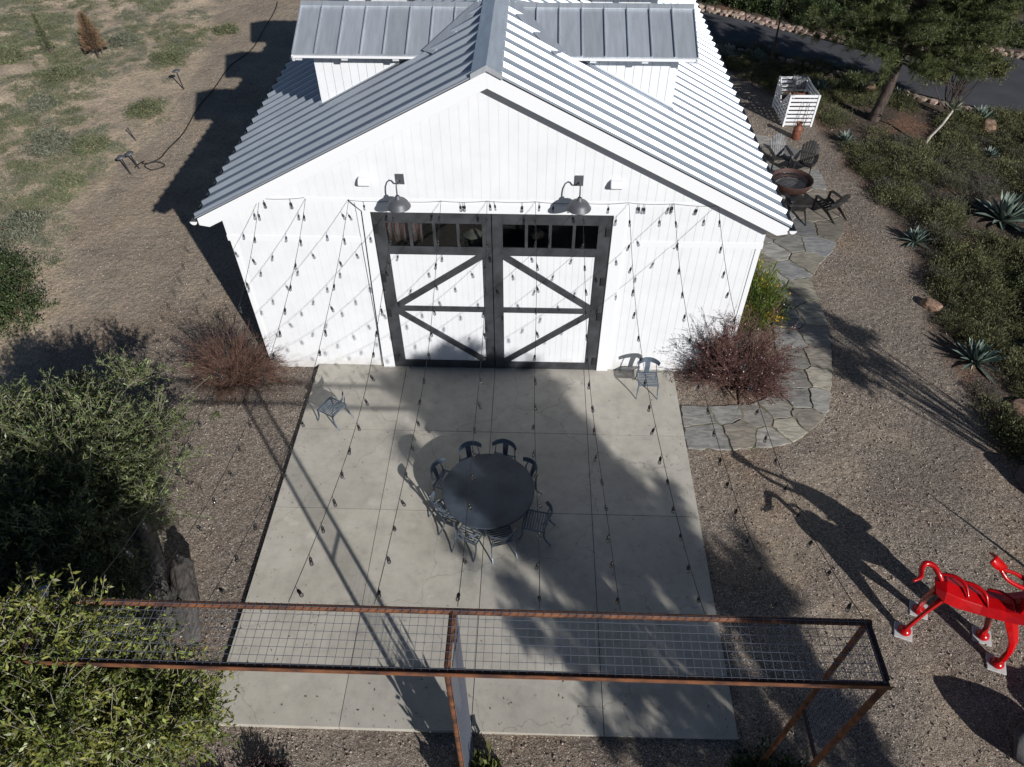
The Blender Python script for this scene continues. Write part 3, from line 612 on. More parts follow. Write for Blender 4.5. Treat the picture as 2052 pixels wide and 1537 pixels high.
# wall lamps
def barn_lamp(x, z, label):
    t = thing('barn_lamp', label, 'wall lamp', (x, -.032, z))
    MB().box(-.09, .09, -.03, 0, -.14, .10).build('back_plate', M['lamp'], t, bevel=.005)
    pts = [(0, -.03, -.03)]; 
    for k in range(11):
        a = math.pi*k/10; pts.append((0, -.03-.19-.0+.19*math.cos(a)*1.0-.08*k/10, .07+.14*math.sin(a)))
    pts.append((0, -.50, -.10)); pts = [(0, -.03, -.05), (0, -.13, -.06), (0, -.21, -.01), (0, -.27, .09), (0, -.34, .145), (0, -.42, .14), (0, -.48, .07), (0, -.50, -.05), (0, -.50, -.16)]
    MB().tube(pts, .016, 8).build('gooseneck', M['lamp'], t, smooth=True)
    MB().lathe([(.035, -.13), (.05, -.15), (.055, -.19), (.09, -.215), (.17, -.25), (.215, -.30), (.235, -.36), (.262, -.385), (.262, -.395), (.225, -.365), (.2, -.31), (.08, -.23)], (0, -.50, 0), 28).build('lamp_shade', M['lamp'], t, smooth=True)
    MB().lathe([(.02, -.24), (.045, -.28), (.045, -.33), (.0, -.38)], (0, -.50, 0), 12).build('bulb', M['bulb'], t, smooth=True)
barn_lamp(-1.95, 5.68, 'grey gooseneck barn lamp above the left door leaf'); barn_lamp(1.91, 5.70, 'grey gooseneck barn lamp above the right door leaf')
def wall_box(x, z, label):
    t = thing('sconce', label, 'wall light', (x, -.032, z)); q = MB()
    q.prism([(0, -.06), (0, .09), (-.10, .075), (-.17, .0), (-.17, -.06)], 0, -.13, .13); q.build('housing', M['trim'], t, bevel=.02)
    MB().box(-.11, .11, -.15, -.02, -.075, -.06).build('lens', M['lamp'], t)
wall_box(-2.72, 5.62, 'small white box light on the gable left of the lamps'); wall_box(2.71, 5.63, 'small white box light on the gable right of the lamps')
# ================================================================ PERGOLA
PX0, PX1, PXM, PYF, PYN, PZ = -4.95, 5.05, .04, -9.85, -10.58, 5.46
GZ = -.15
perg = thing('pergola', 'rusty steel pergola frame with galvanised wire grid spanning the front of the patio', 'pergola', (PXM, PYF, GZ))
def P_(x, y, z): return (x-PXM, y-PYF, z-GZ)
pr = .041
MB().tube([P_(PX0-.04, PYF, PZ), P_(PX1+.04, PYF, PZ)], pr, 12).build('far_rail', M['rust'], perg, smooth=False)
q = MB(); q.box(PX0-PXM-.04, PX1-PXM+.04, PYN-PYF-.045, PYN-PYF+.045, PZ-GZ-.045, PZ-GZ-.037); q.box(PX0-PXM-.04, PX1-PXM+.04, PYN-PYF-.053, PYN-PYF-.0451, PZ-GZ-.045, PZ-GZ+.042)
q.build('near_rail', M['rust'], perg)
for x in (PX0, PXM, PX1):
    MB().tube([P_(x, PYF-pr*.6, PZ-.002), P_(x, PYN+.04, PZ-.002)], pr, 12).build('cross_rail', M['rust2'] if x != PXM else M['rust'], perg)
    for y in (PYF, PYN): MB().tube([P_(x, y, GZ-.2), P_(x, y, PZ-.05)], pr, 12).build('post', M['rust'], perg)
def grid(o_, u, v, nu, nv, su, sv, r, over=0.):
    q = MB(); o_ = Vector(o_); u = Vector(u); v = Vector(v)
    for i in range(nu+1): a = o_+u*su*i; q.tube([a-v*over, a+v*(sv*nv+over)], r, 4, cap=False)
    for j in range(nv+1): a = o_+v*sv*j+Vector((0, 0, 0)); q.tube([a-u*over, a+u*(su*nu+over)], r, 4, cap=False)
    return q
nx = 98; q = grid(P_(PX0+.05, PYN-.0, PZ+.045), (1, 0, 0), (0, 1, 0), nx, 7, (PX1-PX0-.1)/nx, .1025, .0034, .02)
for i in range(nx+1):
    x = PX0+.05+(PX1-PX0-.1)/nx*i
    q.tube([P_(x, PYF-.005, PZ+.045), P_(x, PYF+.03, PZ+.04), P_(x-.004, PYF+.048, PZ+.0), P_(x-.012, PYF+.03, PZ-.035)], .0034, 4, cap=False)
q.build('wire_grid', M['wire'], perg)
q = grid(P_(PXM+.046, PYN-.05, .3), (0, 1, 0), (0, 0, 1), 10, 66, .083, .077, .0036); q.build('wire_panel', M['wire'], perg)
q = grid(P_(PX1, PYN+.05, 2.78), (0, 1, 0), (0, 0, 1), 8, 34, .08, .077, .0028); q.build('wire_panel', M['wire'], perg)
q = grid(P_(PX0, PYN+.05, 2.78), (0, 1, 0), (0, 0, 1), 8, 34, .08, .077, .0028); q.build('wire_panel', M['wire'], perg)
for x in (PX0, PXM, PX1): MB().tube([P_(x, PYF, 2.75), P_(x, PYN, 2.75)], .032, 10).build('lower_rail', M['rust2'], perg)
t = thing('solar_box', 'small pale blue grey box fixed to the left corner of the rusty pergola', 'box', (-5.02, -9.8, 5.50), .35)
MB().box(-.055, .055, -.085, .085, 0, .08).build('case', mat('blue_grey_plastic', (.11, .16, .22), .4), t, bevel=.02); MB().box(-.04, .04, -.07, .07, .0805, .086).build('panel', M['wire'], t)
# ================================================================ STRING LIGHTS
sock_me = None
def make_socket():
    q = MB(); q.tube([(0, 0, 0), (0, 0, -.085)], .0042, 5); q.lathe([(.002, -.075), (.016, -.08), (.023, -.10), (.024, -.145), (.018, -.155)], (0, 0, 0), 8, True); s = q.build('socket', M['sock'], None, smooth=True)
    g = MB().lathe([(.015, -.15), (.026, -.175), (.029, -.20), (.022, -.225), (.006, -.237)], (0, 0, 0), 8, True).build('bulb', M['bulb'], s, smooth=True)
    return s
SOCK = make_socket(); SOCKG = SOCK.children[0]; first = [True]
def put_socket(par, loc, tx, ty):
    if first[0]: s = SOCK; first[0] = False
    else:
        s = SOCK.copy(); COL.objects.link(s); g = SOCKG.copy(); COL.objects.link(g); g.parent = s
    s.parent = par; s.location = loc; s.rotation_euler = (tx, ty, random.uniform(0, 6))
anch = [-5.13, -4.12, -3.16, -2.12, -1.08, -.06, .99, 2.0, 3.01, 4.01, 4.99]
ends = [-4.52, -3.8, -2.95, -1.97, -.93, .08, 1.09, 2.09, 3.12, 4.10, 5.0]
sags = [1.0, 1.06, .98, 1.0, .95, 1.02, .97, 1.0, .99, 1.02, 1.08]
ordn = ['first from the left', 'second from the left', 'third from the left', 'fourth from the left', 'fifth from the left', 'middle one of eleven', 'fifth from the right', 'fourth from the right', 'third from the right', 'second from the right', 'first from the right']
AY = -.06
for i in range(11):
    A = Vector((anch[i], AY, 5.15)); B = Vector((ends[i], PYF+.05, PZ+.03))
    t = thing('light_string', 'black bulb string crossing from barn to pergola, %s' % ordn[i], 'string lights', A, 0, 'light strings over the patio')
    def pt(s, i=i, A=A, B=B): return A*(1-s)+B*s+Vector((.02*math.sin(9*s+i), 0, -4*sags[i]*s*(1-s)))
    MB().tube([pt(k/40)-A for k in range(41)], .0052, 5).build('cord', M['cord'], t)
    n = 16
    for k in range(n):
        s = (k+.55+random.uniform(-.06, .06))/n; put_socket(t, pt(s)-A, random.uniform(-.22, .22), random.uniform(-.25, .25))
def run(name, label, pts, socks, sagk=.03):
    t = thing('light_string', label, 'string lights', pts[0], 0, 'light strings along the wall'); o = Vector(pts[0]); q = MB(); L_ = []
    for a, b in zip(pts[:-1], pts[1:]):
        a = Vector(a); b = Vector(b)
        for k in range(9): s = k/8; L_.append(a*(1-s)+b*s+Vector((0, 0, -4*sagk*s*(1-s)*(b-a).length))-o)
    q.tube(L_, .0052, 5); q.build('cord', M['cord'], t)
    for x in socks: put_socket(t, Vector((x, AY-.012, float(np.interp(x, [p.x+o.x for p in L_], [p.z+o.z for p in L_]))))-o, random.uniform(-.08, .08), random.uniform(-.2, .2))
run('a', 'short bulb string pinned along the wall near its left corner', [(-5.13, AY, 5.14), (-4.12, AY, 5.18)], [-5.05, -4.45])
run('b', 'long bulb string looped along the wall above the doors', [(-3.16, AY, 5.13), (-2.12, AY, 5.13), (-1.08, AY, 5.14), (-.06, AY, 5.16), (.99, AY, 5.16), (2.0, AY, 5.14), (3.01, AY, 5.17), (4.01, AY, 5.16), (4.99, AY, 5.12)], [-2.82, -.68, -.62, -.57, -.02, .08, .70, 1.08, 1.38, 1.74, 2.6, 3.25, 3.38, 3.95, 4.0, 4.55])
q = MB(); q.tube([(-3.16, AY, 5.13), (-2.9, AY-.01, 4.86), (-2.97, AY-.02, 2.4), (-3.03, AY-.02, .04)], .011, 6); o = q.build('power_cord', M['cord'], None); tag(o, 'black cord running down the white trim left of the doors', 'cord')
# ================================================================ TABLE AND CHAIRS
tb = thing('round_table', 'large round dark grey metal dining table at the middle of the patio', 'table', (.08, -4.6, 0))
MB().lathe([(0.001, .70), (.98, .70), (1.005, .705), (1.015, .72), (1.013, .738), (1.0, .745), (0.0, .7452)], (0, 0, 0), 72).build('tabletop', M['table'], tb, smooth=False)
MB().lathe([(.001, .0), (.42, 0), (.43, .02), (.40, .045), (.12, .10), (.09, .18), (.085, .5), (.13, .62), (.40, .69), (.4, .70)], (0, 0, 0), 28).build('pedestal', M['table'], tb, smooth=True)
def make_chair():
    t = thing('klismos_chair', 'x', 'chair')
    q = MB(); y = -.215
    for k in range(8): q.box(-.235+abs(k-7)*.003, .235-abs(k-7)*.003, y, y+.034, .440, .452); y += .0575
    q.build('seat_slats', M['chair'], t, bevel=.003)
    q = MB(); q.box(-.262, -.235, -.235, .24, .42, .456); q.box(.235, .262, -.235, .24, .42, .456); q.box(-.2345, .2345, .24, .262, .42, .455); q.box(-.2345, .2345, -.25, -.225, .42, .455); q.build('seat_frame', M['chair'], t, bevel=.004)
    def blade(pts, w0, w1, th):
        m_ = MB(); n = len(pts); vs = []
        for i, p in enumerate(pts):
            s = i/(n-1); w = w0+(w1-w0)*s; d = (Vector(pts[min(i+1, n-1)])-Vector(pts[max(i-1, 0)])).normalized(); nn = Vector((0, -d.z, d.y)).normalized() if abs(d.x) < .99 else Vector((0, 0, 1))
            for a, b in ((-1, -1), (1, -1), (1, 1), (-1, 1)): vs.append(Vector(p)+nn*a*w/2+Vector((b*th/2, 0, 0)))
        m_.add(vs, [(0, 3, 2, 1), tuple(4*(n-1)+j for j in range(4))]+[(4*i+j, 4*i+(j+1) % 4, 4*(i+1)+(j+1) % 4, 4*(i+1)+j) for i in range(n-1) for j in range(4)]); return m_
    for sx in (-1, 1):
        fl = [(sx*.248, .245, .44), (sx*.250, .235, .34), (sx*.256, .240, .22), (sx*.265, .27, .10), (sx*.272, .325, .0)]
        blade(fl, .055, .022, .024).build('leg', M['chair'], t, bevel=.004)
        bl = [(sx*.248, -.235, .45), (sx*.250, -.225, .34), (sx*.256, -.25, .22), (sx*.262, -.31, .10), (sx*.268, -.40, .0)]
        blade(bl, .055, .022, .024).build('leg', M['chair'], t, bevel=.004)
        st = [(sx*.245, -.23, .44), (sx*.235, -.235, .55), (sx*.225, -.265, .66), (sx*.218, -.30, .74)]
        blade(st, .03, .022, .016).build('stile', M['chair'], t, bevel=.003)
    # splat
    q = MB(); pts = [(-.25, .455), (-.262, .54), (-.285, .64), (-.325, .76)]; vs = []
    for i, (yy, zz) in enumerate(pts):
        w = .058+.012*i/3; vs += [(-w, yy-.005, zz), (w, yy-.005, zz), (w, yy+.005, zz), (-w, yy+.005, zz)]
    q.add(vs, [(0, 3, 2, 1), (12, 13, 14, 15)]+[(4*i+j, 4*i+(j+1) % 4, 4*(i+1)+(j+1) % 4, 4*(i+1)+j) for i in range(3) for j in range(4)]); q.build('splat', M['chair'], t)
    # crest: wide curved band
    q = MB(); n = 18; vs = []
    for i in range(n+1):
        a = -1.12+2.24*i/n; R1 = .30; cx = R1*math.sin(a)*1.04; cyy = -.045-R1*math.cos(a)*.98
        fl_ = .028*(1-math.cos(a))   # ends drop a little
        h = .065*(1-.25*(abs(a)/1.12)**3); out = Vector((math.sin(a), -math.cos(a), 0))
        for dz, do in ((-h, -.012), (h, .018)):
            for th in (-.005, .005): vs.append(Vector((cx, cyy, .80-fl_+dz))+out*(do+th))
    fs = []
    for i in range(n): b = 4*i; c = b+4; fs += [(b, b+2, c+2, c), (b+1, c+1, c+3, b+3), (b+2, b+3, c+3, c+2), (b, c, c+1, b+1)]
    fs += [(0, 1, 3, 2), (4*n, 4*n+2, 4*n+3, 4*n+1)]
    q.add(vs, fs); q.build('crest_rail', M['chair'], t, smooth=False)
    return t
ch0 = make_chair(); used = [False]
def chair(x, y, rz, label, group=None):
    if not used[0]: used[0] = True; c = ch0; c.location = (x, y, 0); c.rotation_euler = (0, 0, rz); c['label'] = label
    else: c = dup(ch0, (x, y, 0), rz, 1, label)
    if group: c['group'] = group
    elif 'group' in c.keys(): del c['group']
TC = Vector((.08, -4.6)); g = 'klismos chairs round the table'
for (x, y, tw, lb) in [(-.47, -3.38, 0, 'dark chair tucked in at the barn side of the round table, the left of two'), (.42, -3.28, 0, 'dark chair tucked in at the barn side of the round table, the right of two'), (1.09, -3.94, -.1, 'dark shaded chair on the right of the round table with only its curved back showing'), (1.45, -5.24, .25, 'dark chair turned out at the lower right of the round table showing its slatted seat'),
                       (.47, -5.86, 0, 'shaded chair tucked in at the pergola side of the round table, the right of two'), (-.40, -5.80, -.05, 'sunlit grey chair tucked in at the pergola side of the round table, left one'), (-1.08, -5.06, .15, 'sunlit grey chair at the lower left of the round table with its slats showing'), (-1.19, -4.05, .05, 'sunlit grey chair at the upper left of the round table with a pale curved back')]:
    d = (TC-Vector((x, y))).normalized(); rz = math.atan2(-d.x, d.y)+tw; f = Vector((-math.sin(rz), math.cos(rz))); chair(x+f.x*.33, y+f.y*.33, rz, lb, g)
chair(-3.98, -1.98, R_(62), 'single grey slatted chair standing askew at the left edge of the patio'); chair(3.99, -.76, math.pi, 'single grey chair standing by the white wall right of the doors, facing out')
# ================================================================ FIRE PIT SET
def make_adirondack():
    t = thing('adirondack_chair', 'x', 'garden chair'); W_ = M['black_wood']
    q = MB()
    for k in range(5): q.bar((-.27, .24-.105*k, .36-.024*k), (.27, .24-.105*k, .36-.024*k), .088, .02)
    q.build('seat', W_, t)
    q = MB(); tilt = R_(24)
    for k in range(7):
        u = k-3; x0 = u*.066; x1 = u*.093; h = .82-.020*u*u; y0, z0 = -.20, .24; y1, z1 = y0-math.sin(tilt)*h, z0+math.cos(tilt)*h
        n_ = Vector((0, math.cos(tilt), math.sin(tilt)))*.009; w0, w1 = .029, .041
        a = [Vector((x0-w0, y0, z0)), Vector((x0+w0, y0, z0)), Vector((x1+w1, y1, z1-(.018*(u+.5) if u > 0 else 0))), Vector((x1+w1*.4, y1-.008, z1+.012)), Vector((x1-w1*.4, y1-.008, z1+.012)), Vector((x1-w1, y1, z1+(.018*(u-.5) if u < 0 else 0)))]
        q.add([v-n_ for v in a]+[v+n_ for v in a], [(0, 1, 2, 3, 4, 5)[::-1], (6, 7, 8, 9, 10, 11)]+[(i, (i+1) % 6, (i+1) % 6+6, i+6) for i in range(6)])
    q.build('backrest', M['grey_wood'] if False else W_, t)
    q = MB(); q.bar((-.36, -.37, .56), (.36, -.37, .56), .04, .07); q.build('back_brace', W_, t)
    for s in (-1, 1):
        q = MB(); q.prism([(s*.27, .36), (s*.40, .36), (s*.41, .10), (s*.36, -.42), (s*.29, -.42), (s*.27, .05)][::s], 2, .555, .577); q.build('armrest', W_, t, bevel=.004)
        q = MB(); q.prism([(.30, 0), (.40, 0), (.385, .555), (.30, .555)], 0, s*.30-.014, s*.30+.014); q.build('leg', W_, t)
        q = MB(); q.prism([(.30, .30), (.30, .38), (-.30, .26), (-.72, .0), (-.62, .0), (-.25, .16)], 0, s*.27-.013, s*.27+.013); q.build('leg', W_, t)
    return t
ad = make_adirondack()
def face(x, y, tx, ty): return math.atan2(-(tx-x), ty-y)
sp = [(10.08, 11.18, face(10.08, 11.18, 10.2, 9.4), 'faded black slatted garden chair beyond the fire bowl, nearest the barn'), (10.93, 10.72, face(10.93, 10.72, 10.1, 9.2), 'dark slatted garden chair beyond the fire bowl, on the gravel side'), (9.92, 7.82, face(9.92, 7.82, 10.0, 9.4), 'black garden chair with its back to the patio, nearest the barn'), (11.06, 7.95, face(11.06, 7.95, 10.3, 9.4), 'black garden chair with its back to the patio, on the gravel side')]
for i, (x, y, a, lb) in enumerate(sp):
    o = ad if i == 0 else dup(ad, (0, 0, 0)); o.location = (x, y, .0); o.rotation_euler = (0, 0, a); o['label'] = lb; o['group'] = 'garden chairs round the fire bowl'
    if i == 0:
        pass
for ch in sorted(ad.children, key=lambda c: c.name):
    if ch.name.startswith('backrest'):
        ch.data = ch.data.copy(); ch.data.materials[0] = M['grey_wood']; ch['label'] = 'sun bleached grey backrest'
fp = thing('fire_bowl', 'rusty round steel fire bowl with grate between the garden chairs', 'fire pit', (10.13, 9.38, .0))
MB().lathe([(.15, .02), (.42, .06), (.60, .20), (.68, .36), (.70, .47), (.715, .48), (.72, .465), (.70, .34), (.62, .17), (.42, .02), (.12, -.02)][::-1], (0, 0, 0), 40).build('bowl', M['rust2'], fp, smooth=True)
q = MB()
for k in range(-6, 7):
    w = math.sqrt(max(.0, .6**2-(k*.09)**2)); q.bar((k*.09, -w, .36), (k*.09, w, .36), .022, .014)
q.tube([(.61*math.cos(2*math.pi*k/30), .61*math.sin(2*math.pi*k/30), .36) for k in range(31)], .012, 5); o = q.build('grate', M['dark'], fp); o.rotation_euler = (0, 0, R_(70))
MB().lathe([(0.001, .16), (.35, .16), (.55, .2)], (0, 0, 0), 20).build('ash', M['pad'], fp)
# milk can
mc = thing('milk_can', 'rusty old milk can holding fire irons in front of the white crate', 'can', (11.33, 13.4, -.04))
MB().lathe([(.001, 0), (.165, 0), (.175, .02), (.175, .40), (.165, .43), (.10, .52), (.095, .60), (.12, .63), (.125, .66), (.105, .67), (.09, .62)], (0, 0, 0), 24).build('body', mat('rusty_can', (.15, .052, .03), .65, .2, var=.35, vs=7), mc, smooth=True)
for s in (-1, 1): MB().tube([(s*.11, 0, .5), (s*.17, 0, .54), (s*.17, 0, .60), (s*.12, 0, .61)], .01, 6).build('handle', M['rust2'], mc)
def iron(loc, lean, label, kind):
    t = thing(kind, label, 'fire iron', loc); t.rotation_euler = lean; q = MB()
    q.tube([(0, 0, 0), (0, 0, .95), (.02, 0, 1.0), (.0, 0, 1.04), (-.02, 0, 1.0), (0, 0, .96)], .007, 6); q.build('rod', M['dark'], t)
    if kind == 'fire_shovel': MB().prism([(-.06, 0), (.06, 0), (.05, -.15), (-.05, -.15)], 1, -.006, .006).build('blade', M['dark'], t)
    else: MB().tube([(0, 0, 0), (.03, 0, -.04), (.05, 0, -.01)], .007, 6).build('hook', M['dark'], t)
iron((11.30, 13.42, .25), (R_(-10), R_(14), 0), 'dark fire shovel leaning out of the rusty milk can', 'fire_shovel')
iron((11.38, 13.42, .12), (R_(-6), R_(20), 0), 'dark fire poker leaning out of the rusty milk can', 'fire_poker')
t = thing('fire_iron_stand', 'thin black iron stand leaning on the white crate beside the milk can', 'fire iron stand', (11.75, 14.05, -.04)); q = MB()
q.tube([(-.05, 0, 0), (-.05, .15, 1.05), (0, .16, 1.12), (.05, .15, 1.05), (.05, 0, 0)], .009, 6); q.build('frame', M['dark'], t); MB().bar((-.05, .09, .6), (.05, .09, .6), .012, .012).build('crossbar', M['dark'], t)
# firewood crate
cr_ = thing('firewood_crate', 'tall white slatted crate with a V shaped notch in one side', 'crate', (11.62, 15.3, -.04), R_(1)); hw, hd, H = .56, .88, 1.30
def slats(q, a, b, n=8, gap=.06, th=.02, clipf=None):
    a = Vector(a); b = Vector(b); sh = (H-.05-gap*(n-1))/n
    for k in range(n):
        z0 = .05+k*(sh+gap); z1 = z0+sh; zm = (z0+z1)/2
        if clipf:
            for s0, s1 in clipf(zm): q.bar(a*(1-s0)+b*s0+Vector((0, 0, zm)), a*(1-s1)+b*s1+Vector((0, 0, zm)), th, sh)
        else: q.bar(a+Vector((0, 0, zm)), b+Vector((0, 0, zm)), th, sh)
q = MB(); slats(q, (-hw, -hd, 0), (hw, -hd, 0)); q.build('side_panel', M['white'], cr_)
q = MB(); slats(q, (-hw, hd, 0), (hw, hd, 0)); q.build('side_panel', M['white'], cr_)
q = MB(); slats(q, (hw, -hd, 0), (hw, hd, 0)); q.build('side_panel', M['white'], cr_)
def vn(z):
    w = max(0, (z-.55)/(H-.55))*.42
    return [(0, 1)] if z < .55 else [(0, .5-w), (.5+w, 1)]
q = MB(); slats(q, (-hw, -hd, 0), (-hw, hd, 0), clipf=vn); q.build('side_panel', M['white'], cr_)
for x in (-hw, hw):
    for y in (-hd, hd): MB().box(x-.035, x+.035, y-.035, y+.035, 0, H).build('corner_post', M['trim'], cr_)
for sy in (-1, 1): MB().bar((-hw-.012, sy*.02, .55), (-hw-.012, sy*hd*.86, H), .03, .08).build('notch_trim', M['trim'], cr_)
rg = np.random.default_rng(5)
for k in range(26):
    x = 11.62+rg.uniform(-.30, .38); y = 15.3+rg.uniform(-.3, .55); z = .1+(k//6)*.2+rg.uniform(0, .06); a = rg.uniform(-.4, .4); r = rg.uniform(.07, .11); l = rg.uniform(.17, .24)
    q = MB(); d = Vector((math.cos(a), math.sin(a), rg.uniform(-.25, .25)))*l; p0 = Vector((x, y, z))
    prof = [(r*math.cos(t_)*rg.uniform(.85, 1.1), r*math.sin(t_)*rg.uniform(.85, 1.1)) for t_ in np.linspace(0, 2*math.pi, 8)[:-1]]
    q.tube([-d, d], r, 7, False); o = q.build('log', M['logs'], None); o.location = p0
    e = MB(); e.tube([-d*1.002, -d*1.0], r*.93, 7); e.tube([d*1.0, d*1.002], r*.93, 7); e.build('cut_end', M['logend'], o)
    tag(o, 'split firewood log lying in the white slatted crate', 'log', 'firewood logs in the crate')
q = MB(); n = 12
q.v = [(11.62+.55*(i/n-.1), 16.18-.25*(j/6)+.03*math.sin(i*1.7), 1.30-.45*(j/6)**1.4+.02*math.sin(i*2.1+j)) for i in range(n+1) for j in range(7)]; q.f = [(i*7+j, (i+1)*7+j, (i+1)*7+j+1, i*7+j+1) for i in range(n) for j in range(6)]; q.mi = [0]*len(q.f)
o = q.build('tarp', mat('grey_tarp', (.16, .17, .18), .6), None, smooth=True, solid=.01); tag(o, 'crumpled grey tarp over the back edge of the white crate', 'tarp')
# ================================================================ RED SCULPTURE
sc = thing('red_sculpture', 'glossy red steel animal sculpture standing on four concrete pads in the gravel', 'sculpture', (9.3, -7.2, -.06))
def S_(x, y, z): return (x-9.3, y+7.2, z+.06)
RD = M['red']
for x, y, a in ((8.46, -7.25, .3), (8.93, -6.78, .3), (9.98, -7.30, .35), (10.02, -7.86, .3)):
    o = MB().box(-.17, .17, -.17, .17, -.12, .045).build('footing', M['pad'], sc, bevel=.01); o.location = S_(x, y, -.06); o.rotation_euler = (0, 0, -.35)
def smooth_path(P, R, n=24):
    P = np.array(P, float); k = len(P); t = np.linspace(0, k-1, n); o = []
    for a in t:
        i = min(int(a), k-2); f = a-i; p0, p1, p2, p3 = P[max(i-1, 0)], P[i], P[i+1], P[min(i+2, k-1)]
        o.append(.5*((2*p1)+(-p0+p2)*f+(2*p0-5*p1+4*p2-p3)*f*f+(-p0+3*p1-3*p2+p3)*f**3))
    return [tuple(v) for v in o], list(np.interp(t, np.arange(k), R))
def limb(name, P, R, sq=1., n=24, sd=14):
    pts, rs = smooth_path([S_(*p) for p in P], R, n); return MB().tube(pts, rs, sd, sq=sq).build(name, RD, sc, smooth=True)
def blade(name, P, Rw, Rt, n=7, sd=6, w=(.80, .60, 0)):
    pts, rw = smooth_path([S_(*p) for p in P], Rw, n); _, rt_ = smooth_path([S_(*p) for p in P], Rt, n); w = Vector(w).normalized(); q = MB(); vs = []
    for i, p in enumerate(pts):
        d = (Vector(pts[min(i+1, n-1)])-Vector(pts[max(i-1, 0)])).normalized(); a = (w-d*w.dot(d)).normalized(); b = d.cross(a)
        vs += [Vector(p)+a*rw[i]*math.cos(2*math.pi*j/sd)+b*rt_[i]*math.sin(2*math.pi*j/sd) for j in range(sd)]
    q.add(vs, [(i*sd+j, i*sd+(j+1) % sd, (i+1)*sd+(j+1) % sd, (i+1)*sd+j) for i in range(n-1) for j in range(sd)]+[list(range(sd))[::-1], list(range((n-1)*sd, n*sd))]); return q.build(name, RD, sc, smooth=False, bevel=.012)
blade('leg', [(8.47, -7.25, .0), (8.52, -7.23, .25), (8.68, -7.16, .65), (8.84, -7.10, 1.0), (8.98, -7.05, 1.3)], [.07, .085, .14, .2, .24], [.06, .045, .045, .06, .08])
blade('leg', [(8.90, -6.80, .0), (8.86, -6.80, .3), (8.80, -6.86, .7), (8.84, -6.90, 1.2)], [.08, .10, .17, .25], [.07, .05, .06, .09])
blade('leg', [(9.98, -7.30, .0), (9.94, -7.27, .3), (9.86, -7.20, .7), (9.84, -7.22, 1.2)], [.08, .09, .14, .22], [.07, .05, .06, .09])
blade('leg', [(10.02, -7.86, .0), (10.07, -7.84, .3), (10.08, -7.72, .65), (9.98, -7.50, .98), (9.88, -7.38, 1.25)], [.08, .10, .14, .2, .24], [.07, .06, .065, .08, .1])
for x, y in ((8.47, -7.25), (8.92, -6.80), (9.98, -7.30), (10.02, -7.86)):
    o = MB().lathe([(.001, 0), (.115, 0), (.125, .03), (.11, .07), (.06, .11), (.0, .13)], (0, 0, 0), 20).build('hoof', RD, sc, smooth=True); o.location = S_(x, y, -.015)
# body: open shell, a curved plate folded over the back
def shell(name, P, Wd, fold, th=.02, tw=0):
    nn_ = 7; pts, ws = smooth_path([S_(*p) for p in P], Wd, nn_); fl = np.interp(np.linspace(0, 1, nn_), np.linspace(0, 1, len(fold)), fold); q = MB(); m_ = 4; vs = []
    for i, p in enumerate(pts):
        d = (Vector(pts[min(i+1, nn_-1)])-Vector(pts[max(i-1, 0)])).normalized(); s_ = d.cross(Vector((0, 0, 1))).normalized(); u = s_.cross(d)
        for j in range(m_+1):
            a = (j/m_-.5)*2*fl[i]; r = ws[i]/max(math.sin(min(fl[i], 1.57)), .3); vs.append(Vector(p)+s_*r*math.sin(a)+u*(r*math.cos(a)-r))
    q.add(vs, [(i*(m_+1)+j, (i+1)*(m_+1)+j, (i+1)*(m_+1)+j+1, i*(m_+1)+j+1) for i in range(nn_-1) for j in range(m_)]); return q.build(name, RD, sc, smooth=False, solid=th, bevel=.01)
shell('body', [(8.62, -6.93, 1.38), (8.85, -7.0, 1.47), (9.2, -7.14, 1.40), (9.6, -7.28, 1.38), (9.95, -7.38, 1.55), (10.15, -7.42, 1.75)], [.18, .33, .30, .26, .38, .26], [1.2, 1.35, 1.3, 1.2, 1.4, 1.5])
blade('chest', [(8.78, -7.0, 1.2), (9.1, -7.12, 1.12), (9.5, -7.26, 1.1), (9.85, -7.36, 1.2), (10.1, -7.42, 1.45)], [.14, .22, .25, .32, .3], [.05, .07, .07, .09, .1], w=(0, 0, 1))
limb('tail', [(8.74, -6.93, 1.40), (8.68, -6.84, 1.50), (8.60, -6.72, 1.58), (8.46, -6.68, 1.60), (8.36, -6.78, 1.56), (8.30, -6.93, 1.53), (8.13, -7.02, 1.52)], [.05, .055, .055, .055, .05, .045, .02])
for P in ([(8.72, -6.84, 1.50), (8.92, -6.92, 1.56), (9.06, -7.08, 1.54), (9.10, -7.28, 1.40)], [(9.06, -6.98, 1.50), (9.24, -7.08, 1.53), (9.38, -7.24, 1.50), (9.42, -7.42, 1.33)], [(9.47, -7.12, 1.47), (9.64, -7.22, 1.55), (9.78, -7.38, 1.55), (9.82, -7.58, 1.37)]): limb('rib', P, [.025, .038, .034, .01], n=14, sd=8)
blade('neck', [(10.1, -7.42, 1.5), (10.05, -7.4, 1.8), (9.88, -7.38, 2.05), (9.72, -7.36, 2.16)], [.34, .27, .18, .10], [.15, .12, .09, .07])
limb('jaw', [(9.80, -7.46, 2.08), (9.55, -7.44, 2.18), (9.32, -7.38, 2.30), (9.22, -7.28, 2.40), (9.16, -7.22, 2.46)], [.05, .04, .036, .034, .036])
limb('jaw', [(9.80, -7.28, 2.10), (9.58, -7.24, 2.24), (9.34, -7.24, 2.36), (9.22, -7.24, 2.42)], [.05, .036, .032, .03])
q = MB(); vs = []
for i in range(9):
    s = i/8; a = Vector((9.20, -7.25, 2.42))*(1-s)+Vector((8.98, -7.14, 2.60))*s; w = .05+.05*s+.03*math.sin(math.pi*s*1.0); vs += [S_(*(a+Vector((.35, 1, .1)).normalized()*w)), S_(*(a+Vector((0, 0, .035*math.sin(math.pi*.5)))+Vector((.1, 0, .02)))), S_(*(a-Vector((.35, 1, .1)).normalized()*w))]
